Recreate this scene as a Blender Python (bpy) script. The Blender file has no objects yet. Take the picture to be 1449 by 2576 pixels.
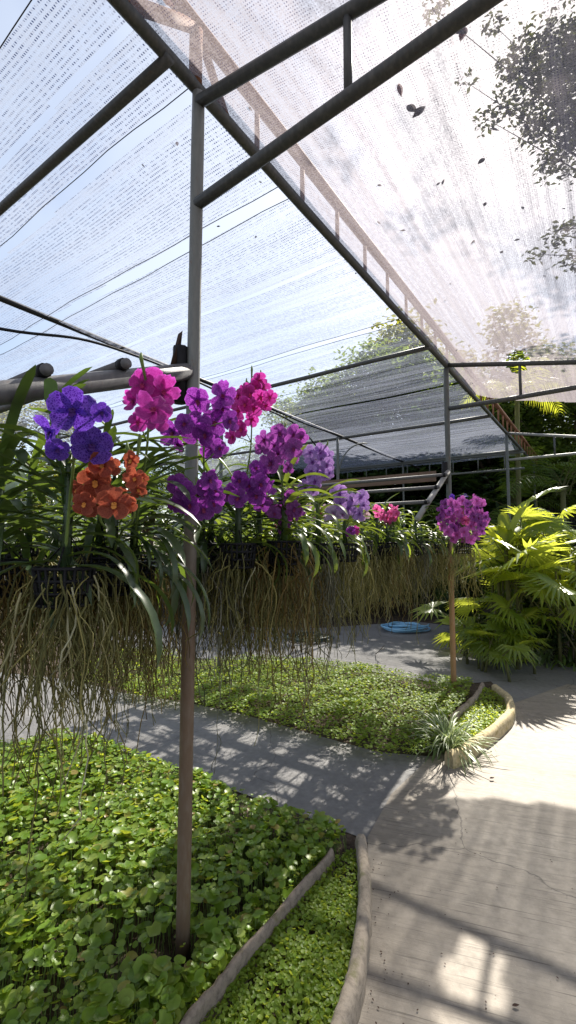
import bpy, math, random
import numpy as np
from mathutils import Vector

random.seed(7)
rng = np.random.default_rng(11)
scn = bpy.context.scene
COL = scn.collection

# ------------------------------------------------------------------ camera model (photo measured on a 1449 x 2576 grid)
F, CX, CY, H = 1150.0, 724.5, 1288.0, 1.5
TH = math.atan(81 / F)

def ray(px, py):
    dx = (px - CX) / F; dz = -(py - CY) / F
    return Vector((dx, math.cos(TH) - dz * math.sin(TH), math.sin(TH) + dz * math.cos(TH)))
def gp(px, py, z=0.0):
    r = ray(px, py); k = (z - H) / r.z
    return Vector((r.x * k, r.y * k, z))
def at(px, py, Y):
    r = ray(px, py); k = Y / r.y
    return Vector((r.x * k, Y, H + r.z * k))

# frame axes of the shade house: s runs along the row of posts, t to the left of it
P1 = Vector((-.377, 1.74, 0)); L = Vector((.5705, .8213, 0)); T = Vector((-.8213, .5705, 0))
UP = Vector((0, 0, 1))
def W(s, t, z=0.0):
    return P1 + L * s + T * t + UP * z
def ST(p):
    d = Vector((p.x, p.y, 0)) - P1
    return d.dot(L), d.dot(T)

cd = bpy.data.cameras.new('camera'); cam = bpy.data.objects.new('camera', cd); COL.objects.link(cam)
cam.location = (0, 0, H); cam.rotation_euler = (math.pi / 2 + TH, 0, 0)
cd.sensor_fit = 'HORIZONTAL'; cd.sensor_width = 36; cd.lens = 36 * F / 1449; cd.clip_start = .02; cd.clip_end = 600
scn.camera = cam

# ------------------------------------------------------------------ light
SUN = Vector((.5, .84, 1.0)).normalized()
el = math.asin(SUN.z); az = math.atan2(SUN.x, SUN.y)
w = bpy.data.worlds.new('World'); scn.world = w; w.use_nodes = True
nt = w.node_tree; bg = nt.nodes['Background']
sky = nt.nodes.new('ShaderNodeTexSky'); sky.sky_type = 'NISHITA'; sky.sun_disc = False
sky.sun_elevation = el; sky.sun_rotation = az; sky.air_density = 1.0; sky.dust_density = 1.3; sky.ozone_density = 1.0
# thin high cloud whitening the blue
wc = nt.nodes.new('ShaderNodeTexCoord'); wn = nt.nodes.new('ShaderNodeTexNoise'); wn.inputs['Scale'].default_value = 2.2; wn.inputs['Detail'].default_value = 5
nt.links.new(wc.outputs['Generated'], wn.inputs['Vector'])
wr = nt.nodes.new('ShaderNodeMapRange'); nt.links.new(wn.outputs['Fac'], wr.inputs[0])
for q, v in enumerate((.35, .65, .18, .5)): wr.inputs[q + 1].default_value = v
wm = nt.nodes.new('ShaderNodeMix'); wm.data_type = 'RGBA'; nt.links.new(wr.outputs[0], wm.inputs[0]); nt.links.new(sky.outputs[0], wm.inputs[6]); wm.inputs[7].default_value = (6.6, 7.0, 7.6, 1)
nt.links.new(wm.outputs[2], bg.inputs[0]); bg.inputs[1].default_value = .07
sd = bpy.data.lights.new('sun', 'SUN'); sd.energy = 5.0; sd.angle = math.radians(.55); sd.color = (1, .94, .84)
so = bpy.data.objects.new('sun', sd); COL.objects.link(so); so.rotation_euler = (-SUN).to_track_quat('-Z', 'Y').to_euler()
so.location = (4, 6, 9)
scn.view_settings.view_transform = 'Standard'; scn.view_settings.look = 'None'
scn.view_settings.exposure = 1.4; scn.view_settings.gamma = 1
scn.render.engine = 'CYCLES'
cy = scn.cycles
cy.max_bounces = 7; cy.diffuse_bounces = 3; cy.glossy_bounces = 2; cy.transmission_bounces = 5
cy.transparent_max_bounces = 14; cy.caustics_reflective = False; cy.caustics_refractive = False
cy.sample_clamp_indirect = 6

# ------------------------------------------------------------------ node helpers
class NB:
    def __init__(s, name):
        s.m = bpy.data.materials.new(name); s.m.use_nodes = True; s.t = s.m.node_tree; s.t.nodes.clear()
        s.out = s.n('ShaderNodeOutputMaterial')
    def n(s, kind, **kw):
        nd = s.t.nodes.new(kind)
        for k, v in kw.items(): setattr(nd, k, v)
        return nd
    def l(s, a, b): s.t.links.new(a, b)
    def val(s, sock, v):
        if hasattr(v, 'is_linked') or isinstance(v, bpy.types.NodeSocket): s.l(v, sock)
        else: sock.default_value = v
    def coord(s, which='Object', scale=(1, 1, 1), rot=(0, 0, 0)):
        tc = s.n('ShaderNodeTexCoord'); mp = s.n('ShaderNodeMapping')
        mp.inputs['Scale'].default_value = scale; mp.inputs['Rotation'].default_value = rot
        s.l(tc.outputs[which], mp.inputs[0]); return mp.outputs[0]
    def geo(s, scale=(1, 1, 1), rot=(0, 0, 0)):
        g = s.n('ShaderNodeNewGeometry'); mp = s.n('ShaderNodeMapping')
        mp.inputs['Scale'].default_value = scale; mp.inputs['Rotation'].default_value = rot
        s.l(g.outputs['Position'], mp.inputs[0]); return mp.outputs[0]
    def island(s): return s.n('ShaderNodeNewGeometry').outputs['Random Per Island']
    def along(s, rot, scale):
        # ground position turned first, then stretched, so streaks run at an angle
        g = s.geo((1, 1, 1), (0, 0, rot)); mp = s.n('ShaderNodeMapping'); mp.inputs['Scale'].default_value = scale; s.l(g, mp.inputs[0]); return mp.outputs[0]
    def noise(s, v, scale=5, detail=3, rough=.5):
        x = s.n('ShaderNodeTexNoise'); s.l(v, x.inputs['Vector'])
        x.inputs['Scale'].default_value = scale; x.inputs['Detail'].default_value = detail; x.inputs['Roughness'].default_value = rough
        return x.outputs['Fac']
    def voro(s, v, scale=5, feature='F1', out='Distance'):
        x = s.n('ShaderNodeTexVoronoi', feature=feature); s.l(v, x.inputs['Vector']); x.inputs['Scale'].default_value = scale
        return x.outputs[out]
    def ramp(s, fac, stops):
        r = s.n('ShaderNodeValToRGB'); s.l(fac, r.inputs[0]); e = r.color_ramp.elements
        e[0].position, e[0].color = stops[0][0], (*stops[0][1], 1)
        e[1].position, e[1].color = stops[-1][0], (*stops[-1][1], 1)
        for p, c in stops[1:-1]:
            k = e.new(p); k.color = (*c, 1)
        return r.outputs[0]
    def rng(s, fac, a, b, c, d):
        r = s.n('ShaderNodeMapRange'); s.l(fac, r.inputs[0])
        for i, v in enumerate((a, b, c, d)): r.inputs[i + 1].default_value = v
        return r.outputs[0]
    def math(s, op, a, b=0.0):
        m = s.n('ShaderNodeMath', operation=op); s.val(m.inputs[0], a); s.val(m.inputs[1], b); return m.outputs[0]
    def mix(s, fac, a, b, mode='MIX'):
        m = s.n('ShaderNodeMix', data_type='RGBA', blend_type=mode); s.val(m.inputs[0], fac)
        s.val(m.inputs[6], a if not isinstance(a, tuple) else (*a, 1)); s.val(m.inputs[7], b if not isinstance(b, tuple) else (*b, 1))
        return m.outputs[2]
    def bump(s, h, strength=.3, dist=.01):
        b = s.n('ShaderNodeBump'); b.inputs['Strength'].default_value = strength; b.inputs['Distance'].default_value = dist
        s.l(h, b.inputs['Height']); return b.outputs[0]
    def princ(s, col, rough=.6, spec=.3, metal=0.0, normal=None):
        p = s.n('ShaderNodeBsdfPrincipled'); s.val(p.inputs['Base Color'], col if not isinstance(col, tuple) else (*col, 1))
        s.val(p.inputs['Roughness'], rough); p.inputs['Specular IOR Level'].default_value = spec; p.inputs['Metallic'].default_value = metal
        if normal is not None: s.l(normal, p.inputs['Normal'])
        return p.outputs[0]
    def done(s, sh): s.l(sh, s.out.inputs[0]); return s.m
    def mixsh(s, fac, a, b):
        m = s.n('ShaderNodeMixShader'); s.val(m.inputs[0], fac); s.l(a, m.inputs[1]); s.l(b, m.inputs[2]); return m.outputs[0]
    def transl(s, col):
        t = s.n('ShaderNodeBsdfTranslucent'); s.val(t.inputs[0], col if not isinstance(col, tuple) else (*col, 1)); return t.outputs[0]

def leaf_mat(name, stops, tcol, tr=.4, rough=.45, spec=.4):
    """green leaf: colour varies leaf by leaf, light passes through the blade"""
    b = NB(name); c = b.ramp(b.island(), stops)
    n = b.noise(b.geo(), 60, 2); c = b.mix(b.rng(n, .3, .7, 0, .35), c, tuple(x * .6 for x in stops[0][1]))
    p = b.princ(c, rough, spec)
    tc = b.mix(b.island(), tcol, tuple(x * .6 for x in tcol))
    return b.done(b.mixsh(tr, p, b.transl(tc)))

def flat_mat(name, col, rough=.6, spec=.3, var=.25, scale=30, metal=0.0, bump=.15):
    b = NB(name); n = b.noise(b.coord(), scale, 4)
    c = b.mix(n, tuple(x * (1 - var) for x in col), tuple(min(1, x * (1 + var)) for x in col))
    return b.done(b.princ(c, rough, spec, metal, b.bump(n, bump, .004)))

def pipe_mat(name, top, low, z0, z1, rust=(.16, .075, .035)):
    """painted steel pipe; above z0 the top colour, towards the foot the low one, with rust flecks"""
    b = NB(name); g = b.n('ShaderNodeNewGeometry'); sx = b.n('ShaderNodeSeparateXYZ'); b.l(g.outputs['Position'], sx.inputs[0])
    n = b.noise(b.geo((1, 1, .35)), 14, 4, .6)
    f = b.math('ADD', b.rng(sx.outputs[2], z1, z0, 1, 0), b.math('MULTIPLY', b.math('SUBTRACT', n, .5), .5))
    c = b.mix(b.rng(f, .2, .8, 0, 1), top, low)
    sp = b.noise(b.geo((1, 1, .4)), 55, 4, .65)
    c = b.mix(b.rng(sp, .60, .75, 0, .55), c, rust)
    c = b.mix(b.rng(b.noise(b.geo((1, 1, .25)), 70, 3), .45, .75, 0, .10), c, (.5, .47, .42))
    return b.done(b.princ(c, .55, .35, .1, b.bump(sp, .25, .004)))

# ------------------------------------------------------------------ mesh helpers
class MB:
    def __init__(s): s.v = []; s.f = []; s.mi = []; s.cur = 0; s.uv = {}
    def add(s, vs, fs):
        o = len(s.v); s.v.extend([tuple(x) for x in vs])
        for f in fs: s.f.append(tuple(i + o for i in f)); s.mi.append(s.cur)
        return o
    def tube(s, pts, r, n=8, cap=True, rnd=None):
        pts = [Vector(p) for p in pts]; m = len(pts)
        rs = list(r) if hasattr(r, '__len__') else [r] * m
        vs = []; u = None
        for i, p in enumerate(pts):
            d = (pts[min(i + 1, m - 1)] - pts[max(i - 1, 0)])
            d = d.normalized() if d.length > 1e-9 else UP
            if u is None: u = d.cross(UP if abs(d.z) < .9 else Vector((1, 0, 0))).normalized()
            else: u = (u - d * u.dot(d)).normalized()
            v = d.cross(u)
            for k in range(n):
                a = 2 * math.pi * k / n; rr = rs[i] * (1 if rnd is None else 1 + random.uniform(-rnd, rnd))
                vs.append(p + (u * math.cos(a) + v * math.sin(a)) * rr)
        fs = [(i * n + k, i * n + (k + 1) % n, (i + 1) * n + (k + 1) % n, (i + 1) * n + k) for i in range(m - 1) for k in range(n)]
        if cap: fs += [tuple(range(n))[::-1], tuple((m - 1) * n + k for k in range(n))]
        s.add(vs, fs)
    def box(s, c, sx, sy, sz, ax=Vector((1, 0, 0)), ay=Vector((0, 1, 0))):
        c = Vector(c); az_ = ax.cross(ay); vs = []
        for a, b_, c_ in ((-1,-1,-1),(1,-1,-1),(1,1,-1),(-1,1,-1),(-1,-1,1),(1,-1,1),(1,1,1),(-1,1,1)):
            vs.append(c + ax * a * sx / 2 + ay * b_ * sy / 2 + az_ * c_ * sz / 2)
        s.add(vs, [(3,2,1,0),(4,5,6,7),(0,1,5,4),(1,2,6,5),(2,3,7,6),(3,0,4,7)])
    def strap(s, base, azm, e0, length, width, droop, n=9, fold=.28, twist=0.0):
        """an arching channelled leaf"""
        p = Vector(base); vs = []; e = e0; ds = length / n
        for i in range(n + 1):
            k = i / n; d = Vector((math.cos(azm) * math.cos(e), math.sin(azm) * math.cos(e), math.sin(e)))
            side = Vector((-math.sin(azm), math.cos(azm), 0)); nor = d.cross(side) * -1
            side = side * math.cos(twist * k) + nor * math.sin(twist * k)
            wd = width / 2 * min(1, .6 + 2.2 * k) * (1 if k < .72 else max(.04, math.sqrt(max(0, 1 - ((k - .72) / .28) ** 2))))
            vs += [p + side * wd, p + nor * wd * fold, p - side * wd]
            p = p + d * ds; e -= droop / n * (1 + k)
        fs = []
        for i in range(n):
            a = i * 3; fs += [(a, a + 1, a + 4, a + 3), (a + 1, a + 2, a + 5, a + 4)]
        s.add(vs, fs)
    def build(s, name, mats, parent=None, smooth=True, loc=None):
        me = bpy.data.meshes.new(name); me.from_pydata(s.v, [], s.f)
        for m in (mats if isinstance(mats, (list, tuple)) else [mats]): me.materials.append(m)
        if s.mi: me.polygons.foreach_set('material_index', s.mi)
        me.polygons.foreach_set('use_smooth', [smooth] * len(s.f)); me.update()
        return link(name, me, parent, loc)

def link(name, me, parent=None, loc=None):
    o = bpy.data.objects.new(name, me); COL.objects.link(o)
    if parent is not None: o.parent = parent
    if loc is not None: o.location = loc
    return o
def np_mesh(name, V, Fc, mat, smooth=True):
    """V (n,3), Fc (m,k) arrays -> mesh"""
    me = bpy.data.meshes.new(name); m, k = Fc.shape
    me.vertices.add(len(V)); me.vertices.foreach_set('co', V.astype(np.float32).ravel())
    me.loops.add(m * k); me.loops.foreach_set('vertex_index', Fc.astype(np.int32).ravel())
    me.polygons.add(m); me.polygons.foreach_set('loop_start', np.arange(0, m * k, k, dtype=np.int32))
    me.materials.append(mat); me.update(calc_edges=True)
    me.polygons.foreach_set('use_smooth', np.full(m, smooth)); me.validate(); return me
def scatter(tv, tf, R, pos, scale):
    """copies of a template leaf: R (N,3,3), pos (N,3), scale (N,)"""
    N = len(pos); k = len(tv)
    V = np.einsum('nij,kj->nki', R, tv) * scale[:, None, None] + pos[:, None, :]
    Fc = tf[None] + (np.arange(N) * k)[:, None, None]
    return V.reshape(-1, 3), Fc.reshape(-1, tf.shape[1])
def rots(N, tilt=.5, dirs=None, g=rng):
    """random yaw, then normals tilted about +Z by a normal-distributed angle"""
    yaw = g.uniform(0, 2 * np.pi, N); a = g.uniform(0, 2 * np.pi, N); th = np.abs(g.normal(0, tilt, N))
    cz, sz = np.cos(yaw), np.sin(yaw); Z = np.zeros(N); O = np.ones(N)
    Rz = np.stack([np.stack([cz, -sz, Z], 1), np.stack([sz, cz, Z], 1), np.stack([Z, Z, O], 1)], 1)
    ax, ay = np.cos(a), np.sin(a); c, s_ = np.cos(th), np.sin(th); C = 1 - c
    Rt = np.stack([np.stack([c + ax * ax * C, ax * ay * C, ay * s_], 1), np.stack([ax * ay * C, c + ay * ay * C, -ax * s_], 1), np.stack([-ay * s_, ax * s_, c], 1)], 1)
    return Rt @ Rz

def tag(o, label=None, cat=None, group=None, kind=None):
    if label: o['label'] = label
    if cat: o['category'] = cat
    if group: o['group'] = group
    if kind: o['kind'] = kind
    return o
def empty(name, loc, label=None, cat=None, group=None):
    o = bpy.data.objects.new(name, None); COL.objects.link(o); o.location = loc; o.empty_display_size = .1
    return tag(o, label, cat, group)
def inpoly(x, y, poly):
    c = np.zeros(len(x), bool); n = len(poly)
    for i in range(n):
        x1, y1 = poly[i]; x2, y2 = poly[i - 1]
        hit = ((y1 > y) != (y2 > y)) & (x < (x2 - x1) * (y - y1) / (y2 - y1 + 1e-12) + x1)
        c ^= hit
    return c
def smooth_path(pts, n=40, closed=False):
    """Catmull-Rom through points"""
    P = [Vector(p) for p in pts]; out = []
    m = len(P); segs = m if closed else m - 1
    for i in range(segs):
        p0 = P[(i - 1) % m] if closed or i > 0 else P[0] * 2 - P[1]
        p1 = P[i]; p2 = P[(i + 1) % m]
        p3 = P[(i + 2) % m] if closed or i + 2 < m else P[-1] * 2 - P[-2]
        k = max(2, n // segs)
        for j in range(k):
            t = j / k
            out.append(.5 * ((2 * p1) + (p2 - p0) * t + (2 * p0 - 5 * p1 + 4 * p2 - p3) * t * t + (3 * p1 - p0 - 3 * p2 + p3) * t ** 3))
    if not closed: out.append(P[-1])
    return out
def vnoise(x, y, seed=0, sc=1.0):
    """cheap smooth noise from a few sines, numpy"""
    g = np.random.default_rng(seed); r = np.zeros_like(x)
    for k in range(6):
        a = g.uniform(0, 6.28); f = sc * g.uniform(.6, 2.2); r += np.sin((x * math.cos(a) + y * math.sin(a)) * f + g.uniform(0, 6.28))
    return r / 6

# ------------------------------------------------------------------ materials
M = {}
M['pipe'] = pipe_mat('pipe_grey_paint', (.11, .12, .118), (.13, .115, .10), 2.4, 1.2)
M['pipe_near'] = pipe_mat('pipe_brown_foot', (.17, .18, .172), (.17, .115, .075), 2.0, 1.0)  # turns from grey to brown towards the foot
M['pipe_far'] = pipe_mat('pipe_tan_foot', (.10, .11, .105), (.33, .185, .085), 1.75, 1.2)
M['pipe_roof'] = pipe_mat('roof_pipe_dark', (.075, .08, .082), (.075, .08, .082), 1, 0, (.10, .065, .045))
M['pipe_rust'] = flat_mat('rust_primer_pipe', (.22, .10, .055), .75, .2, .3, 25)
M['cable'] = flat_mat('black_beam', (.022, .021, .023), .6, .3, .3, 40)
M['pipe_white'] = pipe_mat('bench_pipe_pale', (.27, .265, .25), (.27, .265, .25), 1, 0)
M['pipe_bench'] = pipe_mat('bench_pipe_grey', (.12, .12, .125), (.12, .12, .125), 1, 0)
M['black'] = flat_mat('black_plastic', (.009, .009, .011), .6, .25, .3, 40)
M['rod_brown'] = flat_mat('brown_board', (.16, .105, .075), .7, .3, .3, 12)

def net_mat(name, thread, tr_col, base, amp, streak_scale, speck, dash=None, dash_amt=0.0, dash_col=(.03, .045, .11), far_cover=(3, 4, 0)):
    """woven shade cloth: threads that scatter light, holes that let it through; streaks and ladder stitches along the weave"""
    b = NB(name)
    def co(sx, sy): return b.coord('Object', (sx, sy, 1))
    st1 = b.noise(co(*streak_scale), 1.0, 4, .62)
    st2 = b.noise(co(streak_scale[0] * 3.3, streak_scale[1] * 2.2), 1.0, 3, .7)
    sp = b.noise(co(*speck), 1.0, 2, .7)
    big = b.noise(co(.9, .9), 1.0, 2)
    f = b.math('ADD', base, b.math('MULTIPLY', b.math('SUBTRACT', st1, .5), amp[0]))
    f = b.math('ADD', f, b.math('MULTIPLY', b.math('SUBTRACT', st2, .5), amp[1]))
    f = b.math('ADD', f, b.math('MULTIPLY', b.math('SUBTRACT', big, .5), amp[3]))
    f = b.math('ADD', f, b.math('MULTIPLY', b.rng(sp, .38, .62, -.5, .5), amp[2]))
    c = b.mix(st2, tuple(x * .75 for x in thread), tuple(x * 1.2 for x in thread))
    tc = b.mix(big, tuple(x * .8 for x in tr_col), tr_col)
    if dash:
        pr, pd = dash      # spacing of the rows and of the stitches along a row, metres
        sx = b.n('ShaderNodeSeparateXYZ'); tcn = b.n('ShaderNodeTexCoord'); b.l(tcn.outputs['Object'], sx.inputs[0])
        jit = b.noise(co(9, 5), 1.0, 2)
        rowp = b.math('SINE', b.math('ADD', b.math('MULTIPLY', sx.outputs[0], 6.283 / pr), b.math('MULTIPLY', jit, 2.5)))
        stp = b.math('SINE', b.math('ADD', b.math('MULTIPLY', sx.outputs[1], 6.283 / pd), b.math('MULTIPLY', jit, 9.0)))
        m = b.math('MULTIPLY', b.rng(rowp, -.1, .6, 0, 1), b.rng(stp, -.3, .4, 0, 1))
        m = b.math('MULTIPLY', m, b.rng(b.noise(co(streak_scale[0] * 1.3, streak_scale[1] * 1.6), 1.0, 3, .6), .36, .52, .12, 1))
        m = b.math('MULTIPLY', m, b.rng(b.noise(co(34, 60), 1.0, 1), .38, .55, .2, 1))
        f = b.math('ADD', f, b.math('MULTIPLY', m, dash_amt))
        c = b.mix(m, c, dash_col); tc = b.mix(m, tc, dash_col)
    dx_ = b.n('ShaderNodeSeparateXYZ'); dc = b.n('ShaderNodeTexCoord'); b.l(dc.outputs['Object'], dx_.inputs[0])
    f = b.math('ADD', f, b.rng(dx_.outputs[0], far_cover[0], far_cover[1], 0, far_cover[2]))      # denser look of a grazing view, put into the cover towards the far end
    f = b.rng(f, 0, 1, 0.04, .97)
    d = b.n('ShaderNodeBsdfDiffuse'); b.l(c, d.inputs[0])
    th = b.mixsh(.55, d.outputs[0], b.transl(tc))
    tp = b.n('ShaderNodeBsdfTransparent')
    return b.done(b.mixsh(f, tp.outputs[0], th))
# object axes of the nets: x along the row of posts, y to the left
M['net_left'] = net_mat('shade_net_blue_grey', (.18, .195, .235), (.36, .385, .46), .22, (.8, .95, .3, .1), (13, .45), (75, 170), (.019, .0115), .85, far_cover=(5.2, 6.6, .22))
M['net_right'] = net_mat('shade_net_tan', (.22, .18, .155), (.44, .39, .40), .51, (.5, .6, .28, .05), (.28, 15), (190, 110), (.011, .0095), .28, (.10, .085, .13), far_cover=(.6, 4.0, .27))
M['net_dark'] = net_mat('shade_net_dark', (.05, .055, .055), (.07, .08, .08), .82, (.3, .2, .3, .3), (3, 3), (25, 25))

def concrete(name, c0, c1, c2, rot, lines=True):
    b = NB(name); n1 = b.noise(b.geo(), 1.3, 5, .6); n2 = b.noise(b.geo((1, 1, 1)), 22, 5, .65)
    c = b.mix(b.rng(n1, .3, .7, 0, 1), c0, c1)
    st = b.noise(b.along(rot, (2.6, 95, 1)), 1.0, 4, .7)
    st2 = b.noise(b.along(rot, (.9, 15, 1)), 1.0, 5, .7)
    if lines:
        c = b.mix(b.rng(st, .56, .66, 0, .8), c, c2)
        c = b.mix(b.rng(st2, .48, .72, 0, .38), c, tuple(x * 1.1 for x in c2))
    c = b.mix(b.rng(n2, .35, .7, .0, .55), c, tuple(x * .62 for x in c0))
    g = b.voro(b.geo(), 70); c = b.mix(b.rng(g, .0, .12, .5, 0), c, (.5, .48, .44))
    stain = b.noise(b.geo(), 3.1, 6, .7); c = b.mix(b.rng(stain, .56, .68, 0, .5), c, tuple(x * .5 for x in c0))
    tn = b.n('ShaderNodeTexNoise'); b.l(b.geo(), tn.inputs['Vector']); tn.inputs['Scale'].default_value = 3.0; tn.inputs['Detail'].default_value = 6
    wv = b.mix(.22, b.geo(), tn.outputs['Color']); ck = b.voro(wv, .9, 'DISTANCE_TO_EDGE')
    c = b.mix(b.rng(ck, .0, .0035, .75, 0), c, (.05, .045, .04))
    h = b.math('ADD', b.math('MULTIPLY', st, .6 if lines else .1), n2)
    return b.done(b.princ(c, .62, .3, 0, b.bump(h, .5, .006)))
M['concrete'] = concrete('beige_concrete', (.24, .207, .168), (.32, .285, .238), (.07, .06, .05), math.radians(17))
M['asphalt'] = concrete('grey_rough_path', (.155, .15, .148), (.22, .215, .21), (.11, .11, .108), math.radians(17), False)
def soil_mat():
    b = NB('dark_soil'); n = b.noise(b.geo(), 9, 6, .7); n2 = b.noise(b.geo(), 45, 4, .7)
    c = b.ramp(n, [(.3, (.022, .016, .011)), (.55, (.07, .052, .038)), (.75, (.15, .115, .085))])
    c = b.mix(b.rng(n2, .5, .75, 0, .6), c, (.12, .10, .07))
    return b.done(b.princ(c, .9, .15, 0, b.bump(n2, .8, .02)))
M['soil'] = soil_mat()
def kerb_mat(name, c0, c1, moss):
    b = NB(name); n = b.noise(b.geo(), 7, 5, .65); c = b.mix(n, c0, c1)
    n2 = b.noise(b.geo((1, 1, 1)), 38, 5, .7); c = b.mix(b.rng(n2, .45, .75, 0, .8), c, tuple(x * .4 for x in c0))
    n3 = b.noise(b.geo(), 11, 4, .6); c = b.mix(b.rng(n3, .56, .70, 0, .7), c, moss)
    return b.done(b.princ(c, .8, .2, 0, b.bump(n2, .6, .006)))
M['kerb'] = kerb_mat('weathered_grey_kerb', (.26, .215, .165), (.36, .31, .25), (.12, .12, .045))
M['kerb_rail'] = kerb_mat('weathered_brown_rail', (.22, .175, .135), (.33, .27, .21), (.13, .115, .05))
M['kerb_yellow'] = kerb_mat('mossy_yellow_kerb', (.42, .33, .17), (.52, .45, .30), (.22, .17, .03))

# foliage
M['penny'] = leaf_mat('pennywort_leaf', [(0, (.10, .20, .018)), (.5, (.175, .295, .028)), (.93, (.28, .36, .07)), (.97, (.38, .36, .07)), (1, (.30, .17, .06))], (.58, .66, .05), .45, .38, .5)
M['penny_far'] = leaf_mat('small_bed_leaf', [(0, (.12, .21, .022)), (.6, (.20, .31, .035)), (1, (.31, .41, .08))], (.66, .74, .07), .45, .45, .35)
M['penny_stem'] = flat_mat('pennywort_stem', (.16, .24, .06), .6, .3, .3, 10)
M['strap'] = leaf_mat('orchid_leaf', [(0, (.030, .056, .026)), (.6, (.048, .085, .036)), (1, (.085, .125, .05))], (.24, .36, .04), .28, .34, .6)
M['strap_light'] = leaf_mat('orchid_leaf_light', [(0, (.04, .085, .02)), (.6, (.075, .135, .032)), (1, (.13, .20, .06))], (.46, .58, .06), .36, .38, .55)
M['shoot'] = leaf_mat('young_shoot', [(0, (.08, .17, .03)), (1, (.12, .22, .05))], (.30, .46, .06), .45, .4, .4)
def root_mat(name, stops, tcol):
    b = NB(name); c = b.ramp(b.island(), stops); g = b.noise(b.geo((1, 1, .6)), 18, 3)
    c = b.mix(b.rng(g, .35, .7, 0, .6), c, tuple(x * .35 for x in stops[1][1])); return b.done(b.mixsh(.25, b.princ(c, .7, .3), b.transl(tcol)))
M['root'] = root_mat('aerial_root_olive', [(0, (.08, .08, .028)), (.3, (.17, .17, .06)), (.6, (.31, .29, .11)), (.85, (.44, .38, .13)), (1, (.56, .54, .36))], (.55, .50, .17))
M['root_gold'] = root_mat('aerial_root_gold', [(0, (.07, .05, .018)), (.3, (.15, .11, .04)), (.7, (.30, .21, .06)), (1, (.46, .38, .16))], (.55, .40, .10))
M['root_grey'] = root_mat('aerial_root_grey', [(0, (.05, .05, .03)), (.4, (.14, .135, .09)), (.75, (.27, .26, .18)), (1, (.48, .46, .36))], (.36, .36, .22))
M['palm'] = leaf_mat('fan_palm_leaf', [(0, (.06, .13, .022)), (.5, (.10, .20, .032)), (1, (.22, .30, .06))], (.74, .80, .08), .58, .34, .7)
M['palm_yellow'] = leaf_mat('yellow_green_palm', [(0, (.14, .22, .03)), (1, (.24, .29, .05))], (.68, .72, .05), .5, .4, .4)
M['feather'] = leaf_mat('feather_palm_leaf', [(0, (.04, .09, .015)), (1, (.10, .17, .03))], (.30, .42, .04), .4, .45, .35)
M['tuft'] = leaf_mat('striped_grass', [(0, (.07, .13, .035)), (.5, (.18, .25, .09)), (1, (.55, .58, .42))], (.46, .54, .22), .35, .4, .4)
M['tree'] = leaf_mat('tree_leaf', [(0, (.025, .05, .012)), (.5, (.05, .09, .02)), (1, (.10, .15, .035))], (.34, .45, .06), .36, .55, .25)
M['tree_yellow'] = leaf_mat('tree_leaf_yellow', [(0, (.06, .08, .015)), (1, (.20, .20, .04))], (.42, .42, .05), .4, .55, .25)
M['shrub'] = leaf_mat('shrub_leaf', [(0, (.012, .03, .01)), (.7, (.03, .06, .018)), (1, (.07, .12, .03))], (.12, .2, .02), .25, .5, .3)
M['tree_dark'] = leaf_mat('tree_leaf_dark', [(0, (.02, .03, .01)), (.6, (.035, .06, .015)), (1, (.10, .10, .03))], (.16, .18, .03), .3, .5, .3)
M['bark'] = flat_mat('bark', (.10, .075, .055), .9, .1, .4, 14, 0, .6)
M['stalk'] = flat_mat('palm_stalk', (.10, .10, .04), .7, .2, .4, 14)
M['twig'] = flat_mat('grey_twig', (.16, .14, .12), .9, .1, .3, 20)

M['dead'] = flat_mat('dead_leaf_dark', (.06, .038, .03), .8, .1, .4, 30)
M['dead_red'] = flat_mat('dead_leaf_red', (.30, .045, .04), .7, .1, .3, 30)
M['dead_orange'] = flat_mat('dead_leaf_orange', (.55, .16, .03), .7, .1, .4, 30)

# ------------------------------------------------------------------ setting: ground, paths
def sheet(name, pts, z, mat, kind='structure'):
    mb = MB(); mb.add([(p.x, p.y, z) for p in pts], [tuple(range(len(pts)))])
    o = mb.build(name, mat, smooth=False)
    if o.data.polygons[0].normal.z < 0: o.data.flip_normals()
    return tag(o, kind=kind)
sheet('ground', [Vector(p) for p in ((-250, -60, 0), (250, -60, 0), (250, 380, 0), (-250, 380, 0))], 0, M['soil'])
G = lambda *a: [gp(*p) for p in a]
# grey path: between the two beds, then round the back of the far bed
pa = G((960, 2150), (1090, 1905), (950, 1893), (800, 1852), (600, 1795), (480, 1770), (300, 1742), (190, 1712)) + [W(.9, 6), W(-.8, 6)] + G((-260, 1930), (0, 1900), (150, 1860), (290, 1885), (440, 1930), (560, 1980), (700, 2030), (830, 2080), (910, 2110))
sheet('grey_path', pa, .004, M['asphalt'])
pb = [W(3.15, 5.5)] + G((420, 1652), (560, 1660), (760, 1665), (1000, 1700), (1130, 1725), (1235, 1715), (1300, 1780)) + G((1449, 1780), (1700, 1760)) + [W(5.6, -2.6), W(5.5, -.9), W(6.2, .3), W(7.4, .6), W(7.6, 1.8), W(5.9, 3.0), W(4.6, 5.5)]
sheet('grey_path', pb, .004, M['asphalt'])
pc = G((880, 2700), (905, 2500), (925, 2280), (925, 2110), (985, 2000), (1085, 1905), (1190, 1860), (1290, 1800), (1295, 1770)) + [W(4.6, -.9), W(4.4, -4.0), W(-1.0, -5.0), W(-3.5, -4.0), W(-3.5, -.6)]
sheet('concrete_path', pc, .008, M['concrete'])

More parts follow.
